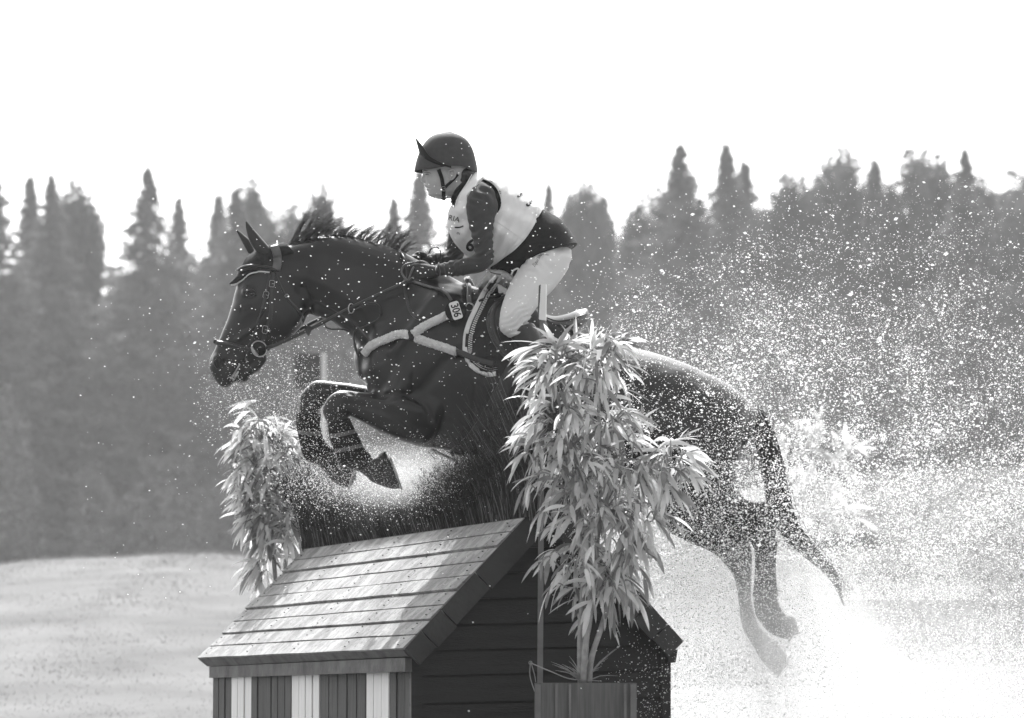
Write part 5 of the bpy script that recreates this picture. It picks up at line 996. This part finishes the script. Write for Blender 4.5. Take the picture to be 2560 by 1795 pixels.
# ================================================================ flying water
def droplets(name, P, r, label, sub=8, elong=1.0):
    """small closed drops (octahedra) at P with radii r"""
    n = len(P); O = np.array([[1,0,0],[-1,0,0],[0,1,0],[0,-1,0],[0,0,1],[0,0,-1]], float)
    a = rng.normal(0, .35, (n, 3)); S_ = O[None]*r[:, None, None]*np.stack([1+rng.uniform(0, .5, n)*elong, np.ones(n), 1+0*n*np.ones(n)], 1)[:, None, :]
    ca, sa = np.cos(a[:, :1]), np.sin(a[:, :1]); x, z = S_[..., 0]*ca-S_[..., 2]*sa, S_[..., 0]*sa+S_[..., 2]*ca; S_ = np.stack([x, S_[..., 1], z], -1)
    V = (P[:, None]+S_).reshape(-1, 3); f = np.array([[0,2,4],[2,1,4],[1,3,4],[3,0,4],[2,0,5],[1,2,5],[3,1,5],[0,3,5]]); F = (np.arange(n)[:, None, None]*6+f[None]).reshape(-1, 3)
    o = tris(name, V, F, M['drop'], smooth=True); tag(o, label, 'water spray', kind='stuff'); return o
m = bpy.data.materials.new('drop'); m.use_nodes = True; t = m.node_tree; b = t.nodes['Principled BSDF']; b.inputs['Base Color'].default_value = (.9, .9, .9, 1); b.inputs['Roughness'].default_value = .12; b.inputs['Specular IOR Level'].default_value = 1
tr = t.nodes.new('ShaderNodeBsdfTranslucent'); tr.inputs[0].default_value = (.97, .97, .97, 1); mx = t.nodes.new('ShaderNodeMixShader'); mx.inputs[0].default_value = .72
t.links.new(b.outputs[0], mx.inputs[1]); t.links.new(tr.outputs[0], mx.inputs[2]); t.links.new(mx.outputs[0], t.nodes['Material Output'].inputs[0]); M['drop'] = m
def WV(px, py, y):
    u, v = (px-1280)/FPX, -(py-897.5)/FPX; dy = CP - v*SP_; dz = SP_ + v*CP; k = (y+CAM_D)/dy
    return np.column_stack([u*k, y, CAM_Z+dz*k])
def sample(n, x0, x1, y0, y1, dens, ylo, yhi):
    px, py = rng.uniform(x0, x1, n), rng.uniform(y0, y1, n); k = rng.random(n) < dens(px, py); px, py = px[k], py[k]; return WV(px, py, rng.uniform(ylo, yhi, len(px))), px, py
clump = lambda x, y: np.clip(.72+.36*np.sin(x*.021+y*.013+2*np.sin(y*.011))*np.sin(x*.013-y*.019+1.7*np.sin(x*.009))+.07*np.sin(x*.05+y*.085), .15, 1.3)
g2 = lambda x, y, cx, cy, sx, sy: np.exp(-((x-cx)/sx)**2-((y-cy)/sy)**2)
# 1 the arching curtain of drops behind the rider and over the quarters
def d1(x, y):
    e = 640 - 230*smooth01(1400, 2150, x) + 0*x; t = (y-e)/ (1150-e); a = np.clip(t, 0, 1)**1.5*.85 + .015*(t > -.12)
    lf = smooth01(1400, 1700, x + (y-700)*.5); return clump(x, y)*1.15*a*(.10+.90*lf)*(1+.5*smooth01(2100, 1900, x))*(1-.35*smooth01(2380, 2560, x))
P, _, _ = sample(280000, 1380, 2600, 340, 1500, d1, -1.1, 1.6); r = rng.gamma(1.9, .00044, len(P))+.0006
droplets('water_spray', P, r, 'curtain of bright water drops flying up behind the rider and over the horse quarters')
P, _, _ = sample(15000, 1380, 2600, 380, 1400, d1, -1.1, 1.6); r = rng.gamma(3, .0007, len(P))+.0013
droplets('water_spray', P, r, 'larger separate drops glinting in the curtain of spray behind the rider', elong=2)
# 2 the fine dense spray low on the right
def d2(x, y):
    a = .04*smooth01(1050, 1300, y) + .62*smooth01(1400, 1760, y + .10*(x-1900)*(x < 1900))**1.1; return np.clip(a, 0, 1)*(.4+.6*clump(x, y))*smooth01(1560, 1760, x+(y-1300)*.35)
P, _, _ = sample(400000, 1500, 2620, 1000, 1860, d2, -1.0, 2.2); r = rng.gamma(2.2, .00042, len(P))+.0007
droplets('water_spray', P, r, 'dense white spray exploding round the hind legs at lower right')
P, _, _ = sample(42000, 1560, 2150, 1150, 1720, lambda x, y: .5+0*x, -.75, -.35); r = rng.gamma(2.2, .00050, len(P))+.0008
droplets('water_spray', P, r, 'larger drops flung up in front of the hind legs and tail')
# 3 spray thrown up by the forelegs over the brush
def d3(x, y): return np.clip(1.1*g2(x, y, 930, 1205, 170, 55)+.9*g2(x, y, 1040, 1170, 110, 60)+.55*g2(x, y, 820, 1110, 110, 110)+.22*g2(x, y, 720, 980, 150, 130)+.20*g2(x, y, 590, 990, 90, 70), 0, 1)
P, _, _ = sample(105000, 480, 1300, 820, 1330, d3, -.5, .8); r = rng.gamma(2.5, .00032, len(P))+.0004
droplets('water_spray', P, r, 'fine spray thrown up round the forelegs above the brush')
# 4 loose drops over horse, rider and in the air in front
def d4(x, y): return .10+.5*g2(x, y, 1000, 760, 420, 300)+.6*g2(x, y, 620, 930, 160, 160)+.5*g2(x, y, 1450, 700, 250, 250)
P, _, _ = sample(4600, 200, 1700, 340, 1500, d4, -1.0, -.42); r = rng.gamma(3, .00042, len(P))+.0007
droplets('water_spray', P, r, 'scattered bright drops hanging in the air in front of horse and rider', elong=2)
def d5(x, y): return np.ones_like(x)
P, _, _ = sample(260, 1050, 1700, 1300, 1790, lambda x, y: .1+.9*smooth01(1540, 1690, x), -1.6, -1.4); r = rng.gamma(6, .0004, len(P))+.0008
droplets('water_spray', P, r, 'few drops caught in front of the dark gable')
# mist hanging in the spray
def mist(label, c, rad, dens, aniso=.45):
    mb = MB(); ellipsoid(mb, (0, 0, 0), 1, 1, 1, 32); m = bpy.data.materials.new('mist'); m.use_nodes = True; t = m.node_tree; t.nodes.remove(t.nodes['Principled BSDF']); N, L = t.nodes.new, t.links.new
    v = N('ShaderNodeVolumePrincipled'); v.inputs['Anisotropy'].default_value = .45; v.inputs['Color'].default_value = (.98, .98, .98, 1); tc = N('ShaderNodeTexCoord'); gr = N('ShaderNodeTexGradient'); gr.gradient_type = 'SPHERICAL'; L(tc.outputs['Object'], gr.inputs[0])
    n = N('ShaderNodeTexNoise'); n.inputs['Scale'].default_value = 2.2; n.inputs['Detail'].default_value = 3; L(tc.outputs['Object'], n.inputs['Vector'])
    a = N('ShaderNodeMath'); a.operation = 'MULTIPLY'; L(gr.outputs[1], a.inputs[0]); L(n.outputs[0], a.inputs[1]); b2 = N('ShaderNodeMath'); b2.operation = 'MULTIPLY'; L(a.outputs[0], b2.inputs[0]); b2.inputs[1].default_value = dens; L(b2.outputs[0], v.inputs['Density']); L(v.outputs[0], t.nodes['Material Output'].inputs['Volume'])
    o = build('mist', mb, m); o.location = c; o.scale = rad; tag(o, label, 'mist', kind='stuff'); return o
mist('faint veil of mist drifting behind the rider and the horse quarters', W(1800, 1000, .9), (1.5, .8, .95), .05)
mist('bright puff of mist under the girth above the brush', W(985, 1190, .5), (.42, .4, .17), 1.9)
mist('thin mist wrapped round the hind legs of the horse', W(1890, 1640, -.35), (.66, .6, .55), 3.4)
c = W(2100, 1830, .3); mist('white mist of atomised water round the hind legs at lower right', c, (1.6, 1.0, .85), .7)
# ================================================================ haze in the air
def volbox(name, lo, hi, dens, aniso, col, label):
    mb = MB(); x0, y0, z0 = lo; x1, y1, z1 = hi
    hexa(mb, [Vector(p) for p in ((x0, y0, z0), (x1, y0, z0), (x1, y0, z1), (x0, y0, z1), (x0, y1, z0), (x1, y1, z0), (x1, y1, z1), (x0, y1, z1))])
    m = bpy.data.materials.new(name); m.use_nodes = True; t = m.node_tree; t.nodes.remove(t.nodes['Principled BSDF']); v = t.nodes.new('ShaderNodeVolumePrincipled')
    v.inputs['Density'].default_value = dens; v.inputs['Anisotropy'].default_value = aniso; v.inputs['Color'].default_value = (col, col, col, 1); t.links.new(v.outputs[0], t.nodes['Material Output'].inputs['Volume'])
    o = build(name, mb, m, None, False); tag(o, label, 'haze', kind='stuff'); return o
volbox('haze', (-90, -22, -1.6), (90, 262, 42), .00040, .35, .95, 'pale sunlit haze filling the air in front of the forest')
